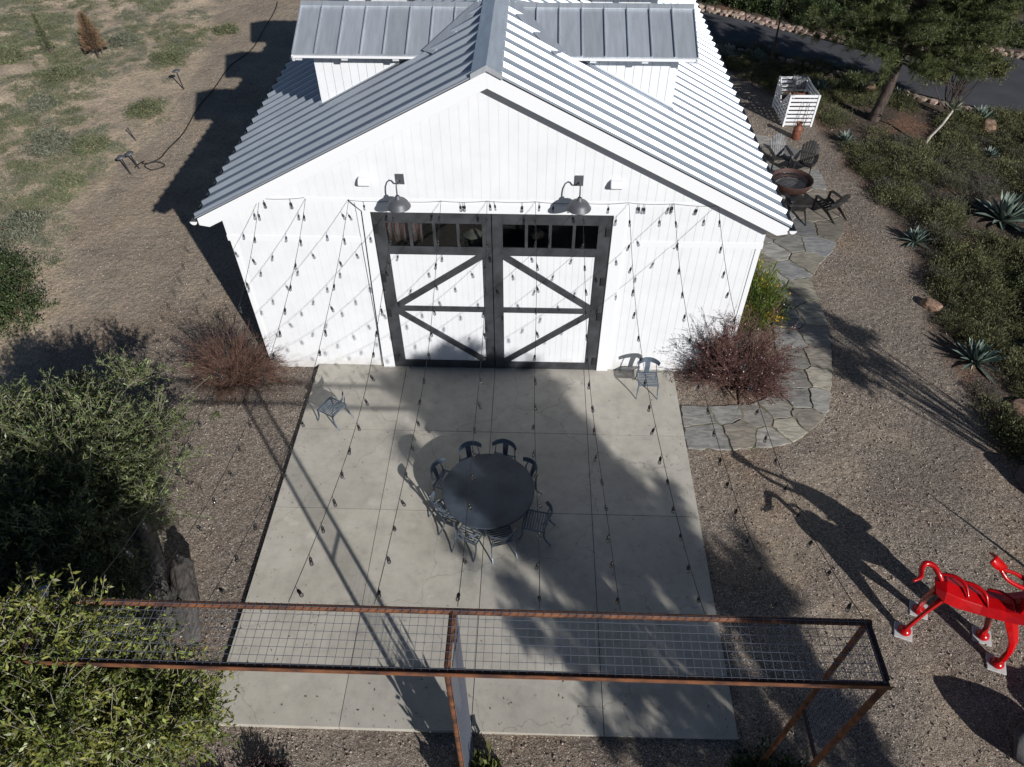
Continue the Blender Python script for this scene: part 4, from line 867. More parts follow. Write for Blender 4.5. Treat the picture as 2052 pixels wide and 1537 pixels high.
q.add(vs, [(3*i+j, 3*i+j+1, 3*i+j+4, 3*i+j+3) for i in range(8) for j in range(2)]); q.build('muzzle', RD, sc, smooth=True, solid=.03)
q = MB()
for k in range(6):
    a = Vector(S_(10.02-.05*k, -7.40+.02*(k % 2), 1.85+.06*k)); d = Vector((-.10 if k % 2 else .08, .12 if k % 2 else -.14, .16)); q.tube([a, a+d*.6, a+d*1.3], [.05, .03, .004], 7)
q.build('mane', RD, sc, smooth=True)

# ================================================================ HILLSIDE FIXTURES
def path_light(x, y, lean, label, h=.75):
    z = gz(x, y); t = thing('path_light', label, 'garden light', (x, y, z-.05)); t.rotation_euler = lean
    MB().tube([(0, 0, 0), (0, 0, h)], .028, 8).build('stake', M['dark'], t)
    MB().lathe([(.03, h), (.05, h+.03), (.16, h+.05), (.165, h+.07), (.10, h+.12), (.0, h+.14)], (0, 0, 0), 16).build('shade', M['lamp'], t, smooth=True)
path_light(-14.72, 17.45, (0, -.1, 0), 'dark mushroom topped path light standing alone on the hillside', .8); path_light(-14.12, 10.05, (0, -.15, .2), 'dark garden light on a stake by the coiled hose, the nearer of a pair', .7); path_light(-13.98, 10.5, (0, -.22, .1), 'dark garden light on a stake by the coiled hose, the farther of a pair', .62)
t = thing('marker_stake', 'thin leaning black stake in the hillside above the coiled hose', 'stake', (-15.0, 12.7, gz(-15, 12.7))); t.rotation_euler = (0, -.25, 0); MB().tube([(0, 0, 0), (0, 0, .55)], .022, 6).build('rod', M['dark'], t); MB().tube([(0, 0, .5), (0, 0, .56)], .03, 8).build('cap', M['dark'], t)
HP = [(-13.44, 28.71), (-13.1, 25.67), (-13.0, 22.29), (-13.37, 19.87), (-13.43, 17.15), (-13.38, 14.73), (-13.33, 12.55), (-13.48, 11.34), (-13.78, 10.72), (-13.55, 10.35), (-13.2, 10.45), (-13.15, 10.8), (-13.5, 10.95), (-13.9, 10.8), (-14.05, 11.0), (-14.1, 10.5)]
pts, _ = smooth_path([(x, y, 0) for x, y in HP], [1]*len(HP), 160); z = gh(np.array([p[0] for p in pts]), np.array([p[1] for p in pts]))
q = MB().tube([(p[0]+.05*math.sin(i*.35), p[1], z[i]+.035) for i, p in enumerate(pts)], .022, 6); o = q.build('garden_hose', M['cord'], None, smooth=True); tag(o, 'black hose running along the foot of the hillside to a small coil', 'hose')
# ================================================================ WEATHERED LOG
def logtube(name, P, R, seed, hollow=False, parent=None):
    pts, rs = smooth_path(P, R, 60); q = MB(); q.tube(pts, rs, 28, cap=True); rg = np.random.default_rng(seed)
    V = np.array(q.v); ang = np.tile(np.arange(28), 60)/28*2*np.pi; ax = np.repeat(np.arange(60), 28); C_ = np.repeat(np.array(pts), 28, 0)
    f = 1+.16*np.sin(ang*3+ax*.05+seed)+.10*np.sin(ang*7+1.3+ax*.09)+.06*np.sin(ang*13+ax*.03)+.10*(vnoise(ax*1., ang*3, 3., seed)-.5)
    V = C_+(V-C_)*f[:, None]; q.v = [tuple(v) for v in V]; return q.build(name, M['drift'], parent, smooth=True)
o = logtube('weathered_log', [(-9.95, -2.3, .62), (-9.3, -3.2, .58), (-8.3, -4.7, .45), (-7.4, -6.1, .32), (-6.5, -7.4, .28), (-6.1, -8.0, .22)], [.72, .66, .55, .46, .42, .30], 4); tag(o, 'huge weathered grey driftwood log lying under the leafy tree left of the patio', 'log')
for k, (a, b, r) in enumerate([((-9.9, -2.3, .5), (-10.1, -1.75, 1.28), .26), ((-9.7, -2.4, .6), (-9.75, -2.15, 1.15), .2), ((-9.35, -2.5, .6), (-9.35, -2.2, 1.22), .2)]):
    a = Vector(a); b = Vector(b); logtube('broken_limb', [a, a.lerp(b, .5)+Vector((.05, 0, 0)), b], [r*1.2, r, r*.7], 9+k, parent=o)
o = logtube('split_log', [(-6.25, -6.35, .35), (-5.85, -7.2, .33), (-5.45, -8.0, .22)], [.20, .24, .13], 15); tag(o, 'shorter split grey log beside the pergola end of the big weathered log', 'log')
# ================================================================ ROCKS
def boulder(x, y, sx, sy, sz, label, m='rock', seed=1, sink=.25):
    bm = bmesh.new(); bmesh.ops.create_icosphere(bm, subdivisions=4, radius=1); rg = np.random.default_rng(seed); n = rg.normal(size=(15, 3)); n /= np.linalg.norm(n, axis=1)[:, None]; d = rg.uniform(.6, .85, 15)
    for v in bm.verts:
        p = np.array(v.co)
        for k in range(15):
            t = p@n[k]-d[k]
            if t > 0: p = p-n[k]*t*.97
        v.co = p*(1+.05*math.sin(5*p[0]+seed)*math.sin(6*p[1]))
        v.co.x *= sx; v.co.y *= sy; v.co.z *= sz
    me = bpy.data.meshes.new('boulder'); bm.to_mesh(me); bm.free(); me.materials.append(M[m]); me.polygons.foreach_set('use_smooth', [True]*len(me.polygons))
    o = bpy.data.objects.new('boulder', me); COL.objects.link(o); o.location = (x, y, gz(x, y)+sz*(1-2*sink)*.6); o.rotation_euler = (0, 0, seed); tag(o, label, 'boulder'); return o
boulder(14.2, 18.75, .42, .36, .3, 'tan boulder behind the white crate near the kerb', 'rock', 2)
boulder(15.6, 17.9, .42, .35, .35, 'small tan boulder beside the pine trunk near the kerb', 'rock', 3)
boulder(19.2, 14.3, .5, .35, .32, 'tan boulder under the agave below the driveway bend', 'rock', 4)
boulder(17.45, 6.5, .5, .45, .4, 'orange tan boulder below the largest agave at the right edge', 'rock', 5)
boulder(12.75, 3.0, .34, .28, .2, 'pale flat rock at the gravel edge of the planted bed', 'rock', 6)
boulder(12.85, -3.75, .5, .75, .45, 'blue grey boulder at the right edge of the gravel', 'rockg', 7)
boulder(10.0, -9.45, .6, .65, .62, 'tall mauve grey boulder in the shaded corner past the red sculpture', 'rockg', 8, .1)
boulder(13.55, -1.35, .4, .6, .16, 'low tan rock slab in the bed below the agave', 'rock', 9)
boulder(11.5, -11.1, .8, .9, .72, 'big grey boulder outside the frame at the lower right', 'rockg', 10, .1)
boulder(10.9, -8.95, .45, .4, .42, 'low grey boulder outside the frame beside the sculpture', 'rockg', 13, .1)
boulder(11.9, -10.0, .7, .6, .8, 'smaller grey boulder outside the frame at the lower right', 'rockg', 11, .1)
# ================================================================ AGAVES
def agave(x, y, size, label, n=34, seed=0, stalk=0, dry=4, z=None):
    rg = np.random.default_rng(seed); Vs = []; Fs = []; Vd = []; Fd = []; k_ = 9
    for i in range(n+dry):
        isd = i >= n; a = i*2.39996+rg.uniform(-.15, .15); u = (i/n) if not isd else 1.0
        el = R_(84-70*u**.85+rg.uniform(-6, 6)) if not isd else R_(rg.uniform(-6, 6)); L_ = size*(.62+.38*u)*rg.uniform(.85, 1.08)*(1 if not isd else .85); w = size*.078*rg.uniform(.85, 1.1)*(1 if not isd else .6)
        d = np.array([math.cos(a)*math.cos(el), math.sin(a)*math.cos(el), math.sin(el)]); s = np.array([-math.sin(a), math.cos(a), 0]); nn = np.cross(s, d)*-1; p0 = np.array([math.cos(a), math.sin(a), 0])*size*.07+np.array([0, 0, size*.10*(1-u)])
        b = len(Vs) if not isd else len(Vd); T = Vs if not isd else Vd; FT = Fs if not isd else Fd; tw = rg.uniform(-.15, .15)
        for q_ in range(k_):
            t = q_/(k_-1); ww = w*(.75+1.0*t-.05 if t < .35 else 1.06*(1-((t-.35)/.65)**1.6)); bend = size*.14*t*t*(.3+u); c = p0+d*L_*t-np.array([0, 0, 1])*bend*(1 if u > .4 else -.2)+s*tw*L_*t*t*.5
            for e in (-1, 0, 1): T.append(c+s*e*ww+nn*(-.35*ww if e == 0 else .15*ww))
        for q_ in range(k_-1):
            for e in (0, 1): FT.append((b+3*q_+e, b+3*q_+e+1, b+3*q_+e+4, b+3*q_+e+3))
    t = thing('agave', label, 'agave', (x, y, gz(x, y) if z is None else z)); o = npobj('leaf_rosette', np.array(Vs), [np.array(Fs)], M['agave'], t)
    if dry: npobj('dry_leaves', np.array(Vd), [np.array(Fd)], M['agdry'], t)
    if stalk:
        q = MB(); q.tube([(0, 0, 0), (.02, 0, stalk*.5), (.0, 0, stalk)], [.05, .035, .008], 7)
        q.build('flower_stalk', M['stalk'], t)
    return t
agave(13.2, 13.1, .62, 'blue green agave at the gravel edge below the milk can', 30, 1); agave(13.5, 6.3, .66, 'blue green agave at the gravel edge where a thin shadow ends', 34, 2)
agave(16.95, 7.7, 1.25, 'largest agave, broad blue green rosette at the right edge of the bed', 46, 3, 0, 8); agave(13.1, .6, .82, 'blue green agave at the gravel edge with a spiky shadow', 38, 4)
agave(18.4, 12.1, .55, 'grey green agave in the bed below the driveway bend', 28, 5); agave(19.3, 15.1, .85, 'large pale agave over a tan boulder below the driveway', 32, 6)
agave(13.4, 17.7, .85, 'dark shaded agave against the side of the white crate', 30, 7); agave(24.7, 27.5, 1.7, 'big pale agave across the driveway at the top right corner', 34, 8)
agave(9.9, 21.2, .9, 'shaded agave at the kerb, the one nearest the barn', 28, 9); agave(11.3, 20.9, .8, 'shaded agave at the kerb by the thin bare tree', 28, 10)
agave(14.9, 1.0, .7, 'agave half out of view at the right edge of the bed', 28, 11); agave(15.3, 18.8, .6, 'small agave at the kerb left of the pine trunk', 26, 12); agave(16.6, 17.2, .6, 'small agave at the kerb right of the pine trunk', 26, 13)
agave(26.2, 24.6, 1.4, 'dark spiky agave at the right edge across the driveway', 30, 14); agave(14.6, 20.3, .5, 'small grey agave by the kerb beyond the tan boulder', 24, 15)
agave(12.6, -7.2, .95, 'agave with a tall bare stalk outside the frame by the sculpture', 34, 16, 2.15)
# ================================================================ FOLIAGE
def tip_leaves(tips, dirs, per, L, W_, spread, rng, back=0.):
    """whorls of leaves round each tip"""
    n = len(tips); P = np.repeat(tips, per, 0)-np.repeat(unit(dirs), per, 0)*rng.uniform(0, 1, (n*per, 1))*back; D = np.repeat(unit(dirs), per, 0)*(1-spread)+unit(rng.normal(size=(n*per, 3)))*spread
    return leaves(P+rng.normal(size=P.shape)*L*.12, D, L*rng.uniform(.65, 1.2, n*per), W_*rng.uniform(.7, 1.2, n*per), rng)
def leafy_tree(name, label, cat, loc, R3, zc, nb, ntw, per, L, W_, lm, bark, rng, trunk_r=.10, group=None, back=.35, spread=.75, multi=3, shell=.55, part='crown', twl=.8, up=.3, lowcut=-.5):
    t = thing(name, label, cat, loc, 0, group); R3 = np.array(R3); C_ = np.array([0, 0, zc])
    # scaffold: stems to points inside the crown, then twigs to its surface
    d = rnd_dirs(nb, rng, lowcut); rr = rng.uniform(.25, .8, (nb, 1)); B = C_+d*R3*rr; st = np.zeros((nb, 3)); st[:, :2] = rng.normal(size=(nb, 2))*.12; st[:, 2] = np.minimum(rng.uniform(.0, .5, nb)*zc, B[:, 2]*.6)
    path = bez(st, B, 7, .18*R3.mean(), rng); V1 = tubes(path, trunk_r*rng.uniform(.35, .6, nb), .012, 5)
    trunk = tubes(np.stack([np.linspace([math.cos(a)*.1, math.sin(a)*.1, -.2], [math.cos(a)*.35*R3[0]*.5, math.sin(a)*.35*R3[1]*.5, zc*.95], 6) for a in rng.uniform(0, 6.3, multi)]), trunk_r, trunk_r*.4, 7)
    V, F = join([V1, trunk]); npobj('trunk', V, F, M[bark], t, smooth=True)
    src = B[rng.integers(0, nb, ntw)]; o = unit(rng.normal(size=(ntw, 3))); o = unit(o+unit(src-C_)*.7+np.array([0, 0, up])); ln = twl*rng.uniform(.35, 1.05, (ntw, 1))*np.where(rng.random((ntw, 1)) < .07, rng.uniform(1.2, 1.7, (ntw, 1)), 1); T = src+o*ln*R3.mean()*.42
    # lumpy outline
    tp = bez(src, T, 4, .06*R3.mean(), rng); V2 = tubes(tp, .010, .004, 3); npobj('branches', V2[0], [V2[1]], M[bark], t)
    allT = np.concatenate([T, tp[:, 2]]); allD = np.concatenate([tp[:, 3]-tp[:, 2], tp[:, 2]-tp[:, 1]])
    V3 = tip_leaves(allT, allD, per, L, W_, spread, rng, back); npobj(part, V3[0], [V3[1]], M[lm], t); return t
def clump(rng, n, L, W_, flat=.6, ns=60, spread=.5):
    """one low shrub, unit radius: sprays of small leaves"""
    d = rnd_dirs(ns, rng, -.05); d[:, 2] = np.abs(d[:, 2])*flat; tips = d*rng.uniform(.35, 1., (ns, 1))**.6; per = n//ns
    P = np.repeat(tips, per, 0)*rng.uniform(.55, 1.0, (ns*per, 1))+rng.normal(size=(ns*per, 3))*.07; D = unit(np.repeat(unit(tips), per, 0)*(1-spread)+rng.normal(size=(ns*per, 3))*spread*.6+np.array([0, 0, .35]))
    P[:, 2] = np.maximum(P[:, 2], .0); return leaves(P, D, L*rng.uniform(.6, 1.3, ns*per), W_*rng.uniform(.7, 1.3, ns*per), rng)
def scatter(name, label, cat, protos, pos, m, rng, kind='stuff'):
    Vs = []; Fs = []; o = 0
    for (x, y, s, h) in pos:
        V, F = protos[rng.integers(0, len(protos))]; a = rng.uniform(0, 6.3); c, s_ = math.cos(a), math.sin(a); U = V.copy(); X = (U[:, 0]*c-U[:, 1]*s_)*s+x; Y = (U[:, 0]*s_+U[:, 1]*c)*s+y
        Z = U[:, 2]*s*h+gz(x, y)-.02; Vs.append(np.stack([X, Y, Z], 1)); Fs.append(F+o); o += len(V)
    ob = npobj(name, np.concatenate(Vs), [np.concatenate(Fs)], m); tag(ob, label, cat, kind=kind); return ob
rg = np.random.default_rng(21)
def litter(name, label, cat, n, f, z, L, W_, m, rng, box):
    x = rng.uniform(box[0], box[1], n*4); y = rng.uniform(box[2], box[3], n*4); k = f(x, y); x = x[k][:n]; y = y[k][:n]; zz = z(x, y); a = rng.uniform(0, 6.3, len(x)); P = np.stack([x, y, zz], 1); D = np.stack([np.cos(a), np.sin(a), rng.uniform(-.05, .25, len(x))], 1); s = unit(np.cross(D, np.array([0, 0, 1.])+rng.normal(size=(len(x), 3))*.25)); Lr = (L*rng.uniform(.5, 1.3, len(x)))[:, None]; V = np.stack([P, P+D*Lr*.5+s*W_, P+D*Lr, P+D*Lr*.5-s*W_], 1).reshape(-1, 3)
    tag(npobj(name, V, [np.arange(4*len(x)).reshape(-1, 4)], m), label, cat, kind='stuff')
lr = np.random.default_rng(99)
litter('leaf_litter', 'scattered dry leaves blown onto the concrete patio', 'leaves', 190, lambda x, y: (np.abs(x) > 3.2) | (y < -8.2) | (y > -.5) | (np.random.default_rng(1).random(len(x)) < .15), lambda x, y: x*0+.006, .05, .012, M['leaf_brown'], lr, (-4.7, 4.7, -9.3, -.1))
litter('leaf_litter', 'dry leaves and bits of bark lying on the gravel', 'leaves', 5200, lambda x, y: ~((np.abs(x) < 4.85) & (y < .1) & (y > -9.5)) & ~((np.abs(x) < 6.2) & (y > -.1) & (y < 16)), lambda x, y: gh(x, y)+.012, .055, .012, M['leaf_brown'], lr, (-14, 13, -12.5, 18))
def pebbles(n, rng):
    x = rng.uniform(-14.5, 13.2, n); y = rng.uniform(-12.8, 20, n); k = ~((np.abs(x) < 4.9) & (y < .1) & (y > -9.5)) & ~((np.abs(x) < 6.2) & (y > -.1) & (y < 16)) & ~inpoly(x, y, OUT) & (rng.random(n) < .25+.9*np.clip((fbm(x, y, 1.9, 33)-.35)*3, 0, 1)); x = x[k]; y = y[k]; n = len(x); r = rng.uniform(.010, .03, n)**1.0
    o = np.array([[1, 0, 0], [0, 1, 0], [-1, 0, 0], [0, -1, 0], [0, 0, 1], [0, 0, -1]], float); V = o[None]*r[:, None, None]*rng.uniform(.6, 1.2, (n, 6, 1)); V = V+rng.normal(size=(n, 6, 3))*r[:, None, None]*.18; V += np.stack([x, y, gh(x, y)+r*.35], 1)[:, None]
    F = np.array([[0, 1, 4], [1, 2, 4], [2, 3, 4], [3, 0, 4], [1, 0, 5], [2, 1, 5], [3, 2, 5], [0, 3, 5]]); F = (F[None]+6*np.arange(n)[:, None, None]).reshape(-1, 3)
    tag(npobj('gravel_stones', V.reshape(-1, 3), [F], mat('pebble', (.23, .19, .16), .9, island=.55)), 'loose pebbles scattered over the gravel yard', 'gravel', kind='stuff')
pebbles(42000, lr)
litter('grit', 'bits of gravel and grit kicked onto the edge of the patio', 'gravel', 900, lambda x, y: (np.abs(x) > 4.8-np.abs(np.random.default_rng(2).normal(size=len(x)))*.22) | (y < -9.4+np.abs(np.random.default_rng(3).normal(size=len(x)))*.2), lambda x, y: x*0+.006, .022, .009, M['rockg'], lr, (-4.78, 4.78, -9.38, -.05))
# right bed ground cover
pc = [clump(rg, 1500, .085, .011, .55, 70) for _ in range(5)]
def sample_bed(n, x0, x1, y0, y1, f, smin=.45, smax=.85, avoid=()):
    out = []
    while len(out) < n:
        x = rg.uniform(x0, x1); y = rg.uniform(y0, y1)
        xi_ = inpoly(np.array([x-.25, x-.42]), np.array([y, y]), BED)
        if not xi_.all() or rg.random() > f(x, y): continue
        if any((x-a)**2+(y-b)**2 < r*r for a, b, r in avoid): continue
        out.append((x, y, rg.uniform(smin, smax), rg.uniform(.8, 1.45)))
    return out
AV = [(13.2, 13.1, .7), (13.5, 6.3, .8), (16.9, 7.7, 1.3), (13.05, .55, .95), (18.4, 12.1, .8), (14.94, 15.02, 1.5), (16.4, 14.2, 1.2), (17.35, 6.6, .8), (12.75, 3.0, .6), (14.2, 18.75, .7), (14.2, 4.2, .6), (15.2, 6.2, .6), (13.55, -1.35, .7), (15.5, 3.0, .7), (11.62, 15.3, 1.0)]
fd = lambda x, y: float(np.clip((vnoise(np.array([x*1.]), np.array([y*1.]), 2.2, 70)[0]-.04)*3.2, .0, 1))
scatter('ground_cover', 'dense low olive green shrubby ground cover in the bed right of the gravel', 'ground cover', pc, sample_bed(950, 12, 26, -4.5, 15.5, fd, .5, .95, avoid=AV), M['leaf_cover'], rg)
scatter('ground_cover', 'greyish twiggy ground cover mixed through the bed right of the gravel', 'ground cover', pc, sample_bed(460, 12.6, 24, -4, 14, lambda x, y: 1-.5*fd(x, y), .35, .7, AV), M['leaf_cover_grey'], rg)
scatter('ground_cover', 'shaded dark ground cover along the kerb behind the barn', 'ground cover', pc, sample_bed(110, 8.6, 17, 15.5, 23, lambda x, y: .9, .4, .8, AV), M['leaf_cover'], rg)
# far side of the driveway: dense hedge shrubs
def shrub(name, label, x, y, r, h, lm, seed, n=3200, L=.1, W_=.02, group=None, cat='shrub', ns=120, stems=14, flat=1., spread=.55, fl=None, bark='twig'):
    rr = np.random.default_rng(seed); t = thing(name, label, cat, (x, y, gz(x, y)-.03), 0, group); V, F = clump(rr, n, L/r, W_/r, flat, ns, spread); V = V*np.array([r, r, h]); npobj('foliage', V, [F], M[lm], t)
    a = np.zeros((stems, 3)); d = rnd_dirs(stems, rr, .25)*np.array([r, r, h])*.85; Vt = tubes(bez(a, d, 5, .06, rr), .016, .004, 4); npobj('stems', Vt[0], [Vt[1]], M[bark], t)
    if fl: V, F = clump(rr, fl[1], fl[2]/r, fl[3]/r, flat, 26, .8); V = V*np.array([r*1.04, r*1.04, h*1.05]); npobj('flowers', V, [F], M[fl[0]], t)['kind'] = 'stuff'
    return t
hedge = shrub('hedge_shrub', 'dense dark green shrub in the hedge across the driveway', 9.3, 30.2, 1.25, 1.3, 'leaf_hedge', 51, 9000, .11, .026, 'shrubs in the far hedge', ns=200)
for i, (x, y, s) in enumerate([(11.0, 29.6, 1.0), (12.6, 28.6, 1.1), (14.1, 27.4, 1.0), (15.4, 26.2, 1.05), (10.3, 31.5, 1.2), (12.2, 31.2, 1.2), (14.2, 29.9, 1.2), (16.0, 28.5, 1.2), (16.9, 25.6, .8), (18.3, 25.4, .9), (17.6, 27.3, 1.1), (19.2, 26.9, 1.), (7.6, 30.9, 1.1), (6.0, 31.6, 1.1), (24.6, 23.6, .8), (26.2, 22.3, .9), (19.8, 24.9, .8), (13.4, 33.3, 1.3), (16.4, 31.9, 1.3), (19.2, 30.3, 1.3), (22.0, 29.0, 1.2), (22.6, 26.6, .8)]): dup(hedge, (x, y, gz(x, y)), rg.uniform(0, 6), s)
# shrubs along the right edge, darker mounds
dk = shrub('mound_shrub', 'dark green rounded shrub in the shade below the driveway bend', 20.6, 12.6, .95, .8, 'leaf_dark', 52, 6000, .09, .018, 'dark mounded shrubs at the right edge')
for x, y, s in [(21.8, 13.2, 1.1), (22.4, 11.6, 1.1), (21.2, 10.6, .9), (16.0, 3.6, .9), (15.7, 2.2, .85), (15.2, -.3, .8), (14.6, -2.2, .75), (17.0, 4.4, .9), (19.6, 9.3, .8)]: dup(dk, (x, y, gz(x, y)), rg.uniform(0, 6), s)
# left hillside
ps = [clump(rg, 330, .14, .02, .42, 34, .8) for _ in range(4)]
def samp_hill(n, f, smin, smax):
    out = []
    while len(out) < n:
        x = rg.uniform(-31, -13.3); y = rg.uniform(-1, 30)
        if not inpoly(np.array([x+.4]), np.array([y]), SOIL)[0] or rg.random() > f(x, y): continue
        out.append((x, y, rg.uniform(smin, smax), rg.uniform(.5, 1)))
    return out
f1 = lambda x, y: float(np.clip((fbm(np.array([x*1.]), np.array([y*1.]), 3.4, 80)[0]-.43)*7, .0, 1)); f2 = lambda x, y: float(np.clip((fbm(np.array([x*1.]), np.array([y*1.]), 2.8, 90)[0]-.42)*6, .0, 1))
scatter('grass_patches', 'patchy low green grass and weeds on the sandy hillside', 'grass', ps, samp_hill(1800, f1, .24, .55), M['leaf_grass'], rg)
scatter('grass_patches', 'dry grey green creeping plants on the sandy hillside', 'ground cover', ps, samp_hill(1600, f2, .22, .5), M['leaf_sage'], rg)
for i, (x, y, r, h, lm, lb) in enumerate([(-18.1, 12.0, 1.25, .7, 'leaf_sage', 'broad grey green sage bush left of the coiled hose'), (-20.3, 15.8, .75, .45, 'leaf_sage', 'small round grey green bush uphill of the broad sage bush'), (-15.5, 15.3, 1.0, .42, 'leaf_grass', 'yellow green low bush at the foot of the slope below the path light'), (-16.0, 9.2, .7, .4, 'leaf_grass', 'low greyish bush nearest the coiled hose'), (-16.5, 12.0, .9, .45, 'leaf_grass', 'low green bush between the sage bush and the stake'), (-15.6, 3.6, 1.35, .8, 'leaf_hedge', 'dense dark green bush at the left edge above the leafy trees'), (-14.3, 1.9, 1.25, .9, 'leaf_hedge', 'dark green bush at the left edge nearest the leafy tree'), (-20.6, 18.4, 1.1, .5, 'leaf_grass', 'wide green bush below the dead brown conifer'), (-19.5, 22.6, .85, .55, 'leaf_sage', 'green bush just behind the dead brown conifer'), (-24.0, 20.2, .8, .6, 'leaf_grass', 'yellow green bush left of the slim sapling'), (-16.6, 20.6, .9, .4, 'leaf_grass', 'yellow green bush beyond the path light'), (-14.9, 24.3, .8, .35, 'leaf_grass', 'small green bush near the top of the hose'), (-16.2, 6.2, .95, .5, 'leaf_sage', 'grey green bush on the slope above the dark bushes')]):
    shrub('hillside_shrub', lb, x, y, r, h*1.5, lm, 100+i, int(4200*r), .12 if lm != 'leaf_hedge' else .09, .014 if lm != 'leaf_hedge' else .018, flat=.9, ns=int(90*r+30), spread=.8)
# dead brown conifer and sapling
def conifer(name, label, x, y, h, r, lm, seed, n=7000, L=.07, W_=.012, trunk=.09, z0=.35, bare=0.):
    rr = np.random.default_rng(seed); t = thing(name, label, 'tree', (x, y, gz(x, y)-.03)); u = rr.uniform(0, 1, n)**1.2; a = rr.uniform(0, 6.28, n); z = z0+(h-z0)*u; R1 = r*(1-u)**.75*(.75+.25*np.sin(a*5+z*9))*rr.uniform(.45, 1, n)
    P = np.stack([np.cos(a)*R1, np.sin(a)*R1, z], 1); D = np.stack([np.cos(a), np.sin(a), rr.uniform(.2, 1.4, n)], 1); V, F = leaves(P, D, L*rr.uniform(.6, 1.4, n), W_, rr); npobj('crown', V, [F], M[lm], t)
    MB().tube([(0, 0, -.1), (.02, 0, z0*1.2), (0, 0, h*.9)], [trunk, trunk*.75, .01], 7).build('trunk', M['bark'], t); return t
conifer('dead_conifer', 'small dead conifer with brown foliage on the bare hillside', -20.15, 21.0, 2.05, .6, 'leaf_brown', 31, 3600, .15, .02, .06, .5)
conifer('sapling', 'slim sparse sapling left of the dead brown conifer', -22.7, 21.4, 1.9, .32, 'leaf_grass', 32, 1200, .12, .02, .04, .3)
# brown twiggy shrub at the barn's left corner
def twiggy(name, label, x, y, R3, zc, n1, n2, m, seed, lm=None, nl=0, L=.03, W_=.006, fl=0, lean=(0, 0), thick=.010):
    rr = np.random.default_rng(seed); t = thing(name, label, 'shrub', (x, y, gz(x, y)-.03)); R3 = np.array(R3); ld_ = rnd_dirs(11, rr, .0); li = rr.integers(0, 11, n1); d = unit(ld_[li]+rr.normal(size=(n1, 3))*.30); d[:, 2] = np.abs(d[:, 2]); T = d*R3*rr.uniform(.45, 1, (n1, 1))*rr.uniform(.68, 1.15, 11)[li][:, None]; T[:, 2] = np.abs(T[:, 2])*1.0+.1*zc; T[:, 0] += lean[0]*T[:, 2]; T[:, 1] += lean[1]*T[:, 2]
    a = rr.normal(size=(n1, 3))*.07; a[:, 2] = 0; p = bez(a, T, 7, .10, rr, .25); V1 = tubes(p, thick, thick*.4, 4)
    k = rr.integers(2, 7, n2); i = rr.integers(0, n1, n2); S = p[i, k]; dd = unit(unit(p[i, k]-p[i, k-1])+rr.normal(size=(n2, 3))*.42); E = S+dd*rr.uniform(.15, .5, (n2, 1))*R3.mean()*.7; p2 = bez(S, E, 4, .03, rr); V2 = tubes(p2, thick*.45, thick*.16, 3)
    V, F = join([V1, V2]); npobj('twigs', V, F, M[m], t)
    if lm:
        j = rr.integers(0, n2, nl); w = rr.uniform(.15, 1, (nl, 1)); P = p2[j, 0]*(1-w)+p2[j, 3]*w; D = unit(p2[j, 3]-p2[j, 0])+rr.normal(size=(nl, 3))*.55; V, F = leaves(P, D, L*rr.uniform(.6, 1.3, nl), W_, rr); npobj('foliage', V, [F], M[lm], t)
        if fl: j = rr.integers(0, n2, fl); V, F = leaves(p2[j, 3]+rr.normal(size=(fl, 3))*.01, rr.normal(size=(fl, 3)), .035, .014, rr); npobj('flowers', V, [F], M['flower_pale'], t)['kind'] = 'stuff'
    return t
twiggy('bare_shrub', 'leafless reddish brown twiggy shrub at the left corner of the barn', -6.9, -.6, (1.5, 1.25, 1.6), .5, 300, 6500, 'twig', 41, 'leaf_brown', 2600, .05, .004, thick=.008)
twiggy('plum_shrub', 'purple brown feathery shrub at the right corner of the barn', 6.35, -.5, (1.6, 1.2, 2.5), .5, 240, 5600, 'twig', 42, 'leaf_plum', 40000, .055, .008, 900, lean=(0, .12))
shrub('flowering_shrub', 'green shrub with yellow flowers against the right side of the barn', 7.35, 2.5, 1.15, 1.75, 'leaf_bright', 43, 14000, .10, .010, stems=24, ns=150, spread=.5, fl=('flower_yellow', 900, .055, .02))
shrub('flowering_shrub', 'smaller yellow flowered green shrub against the barn nearer the eave corner', 7.1, 4.3, .9, 1.5, 'leaf_bright', 44, 9000, .10, .010, stems=18, ns=110, spread=.5, fl=('flower_yellow', 900, .055, .02))
shrub('small_weed', 'tiny bright green weed in the gravel left of the patio', -7.1, -1.88, .17, .1, 'weed', 45, 220, .05, .012, ns=20, stems=4)
# thin bare tree by the kerb, pale leaning stalk, pines
def bare_tree(name, label, x, y, h, seed, r=.05, nb=9, m='bark', spread=.25):
    rr = np.random.default_rng(seed); t = thing(name, label, 'tree', (x, y, gz(x, y)-.05)); tr = np.array([[[.0, 0, 0], [.05, .03, h*.25], [.02, .06, h*.5], [.12, .02, h*.75], [.1, .0, h]]]); V1 = tubes(tr, r, .012, 7); s = tr[0, rr.integers(1, 4, nb)]; E = s+np.stack([rr.normal(size=nb)*spread*h*.5, rr.normal(size=nb)*spread*h*.5, rr.uniform(.2, .5, nb)*h], 1)
    p = bez(s, E, 5, .1, rr); V2 = tubes(p, r*.5, .006, 5); ii = rr.integers(0, nb, 40); kk = rr.integers(1, 5, 40); S = p[ii, kk]; V3 = tubes(bez(S, S+unit(rr.normal(size=(40, 3))+np.array([0, 0, .8]))*rr.uniform(.15, .45, (40, 1)), 3, .04, rr), .008, .003, 3)
    V, F = join([V1]); npobj('trunk', V, F, M[m], t, smooth=True); V, F = join([V2, V3]); npobj('branches', V, F, M[m], t); return t
bare_tree('bare_tree', 'thin leafless young tree standing by the kerb behind the barn', 11.75, 20.3, 4.2, 61, .06, 7, 'bark', .12)
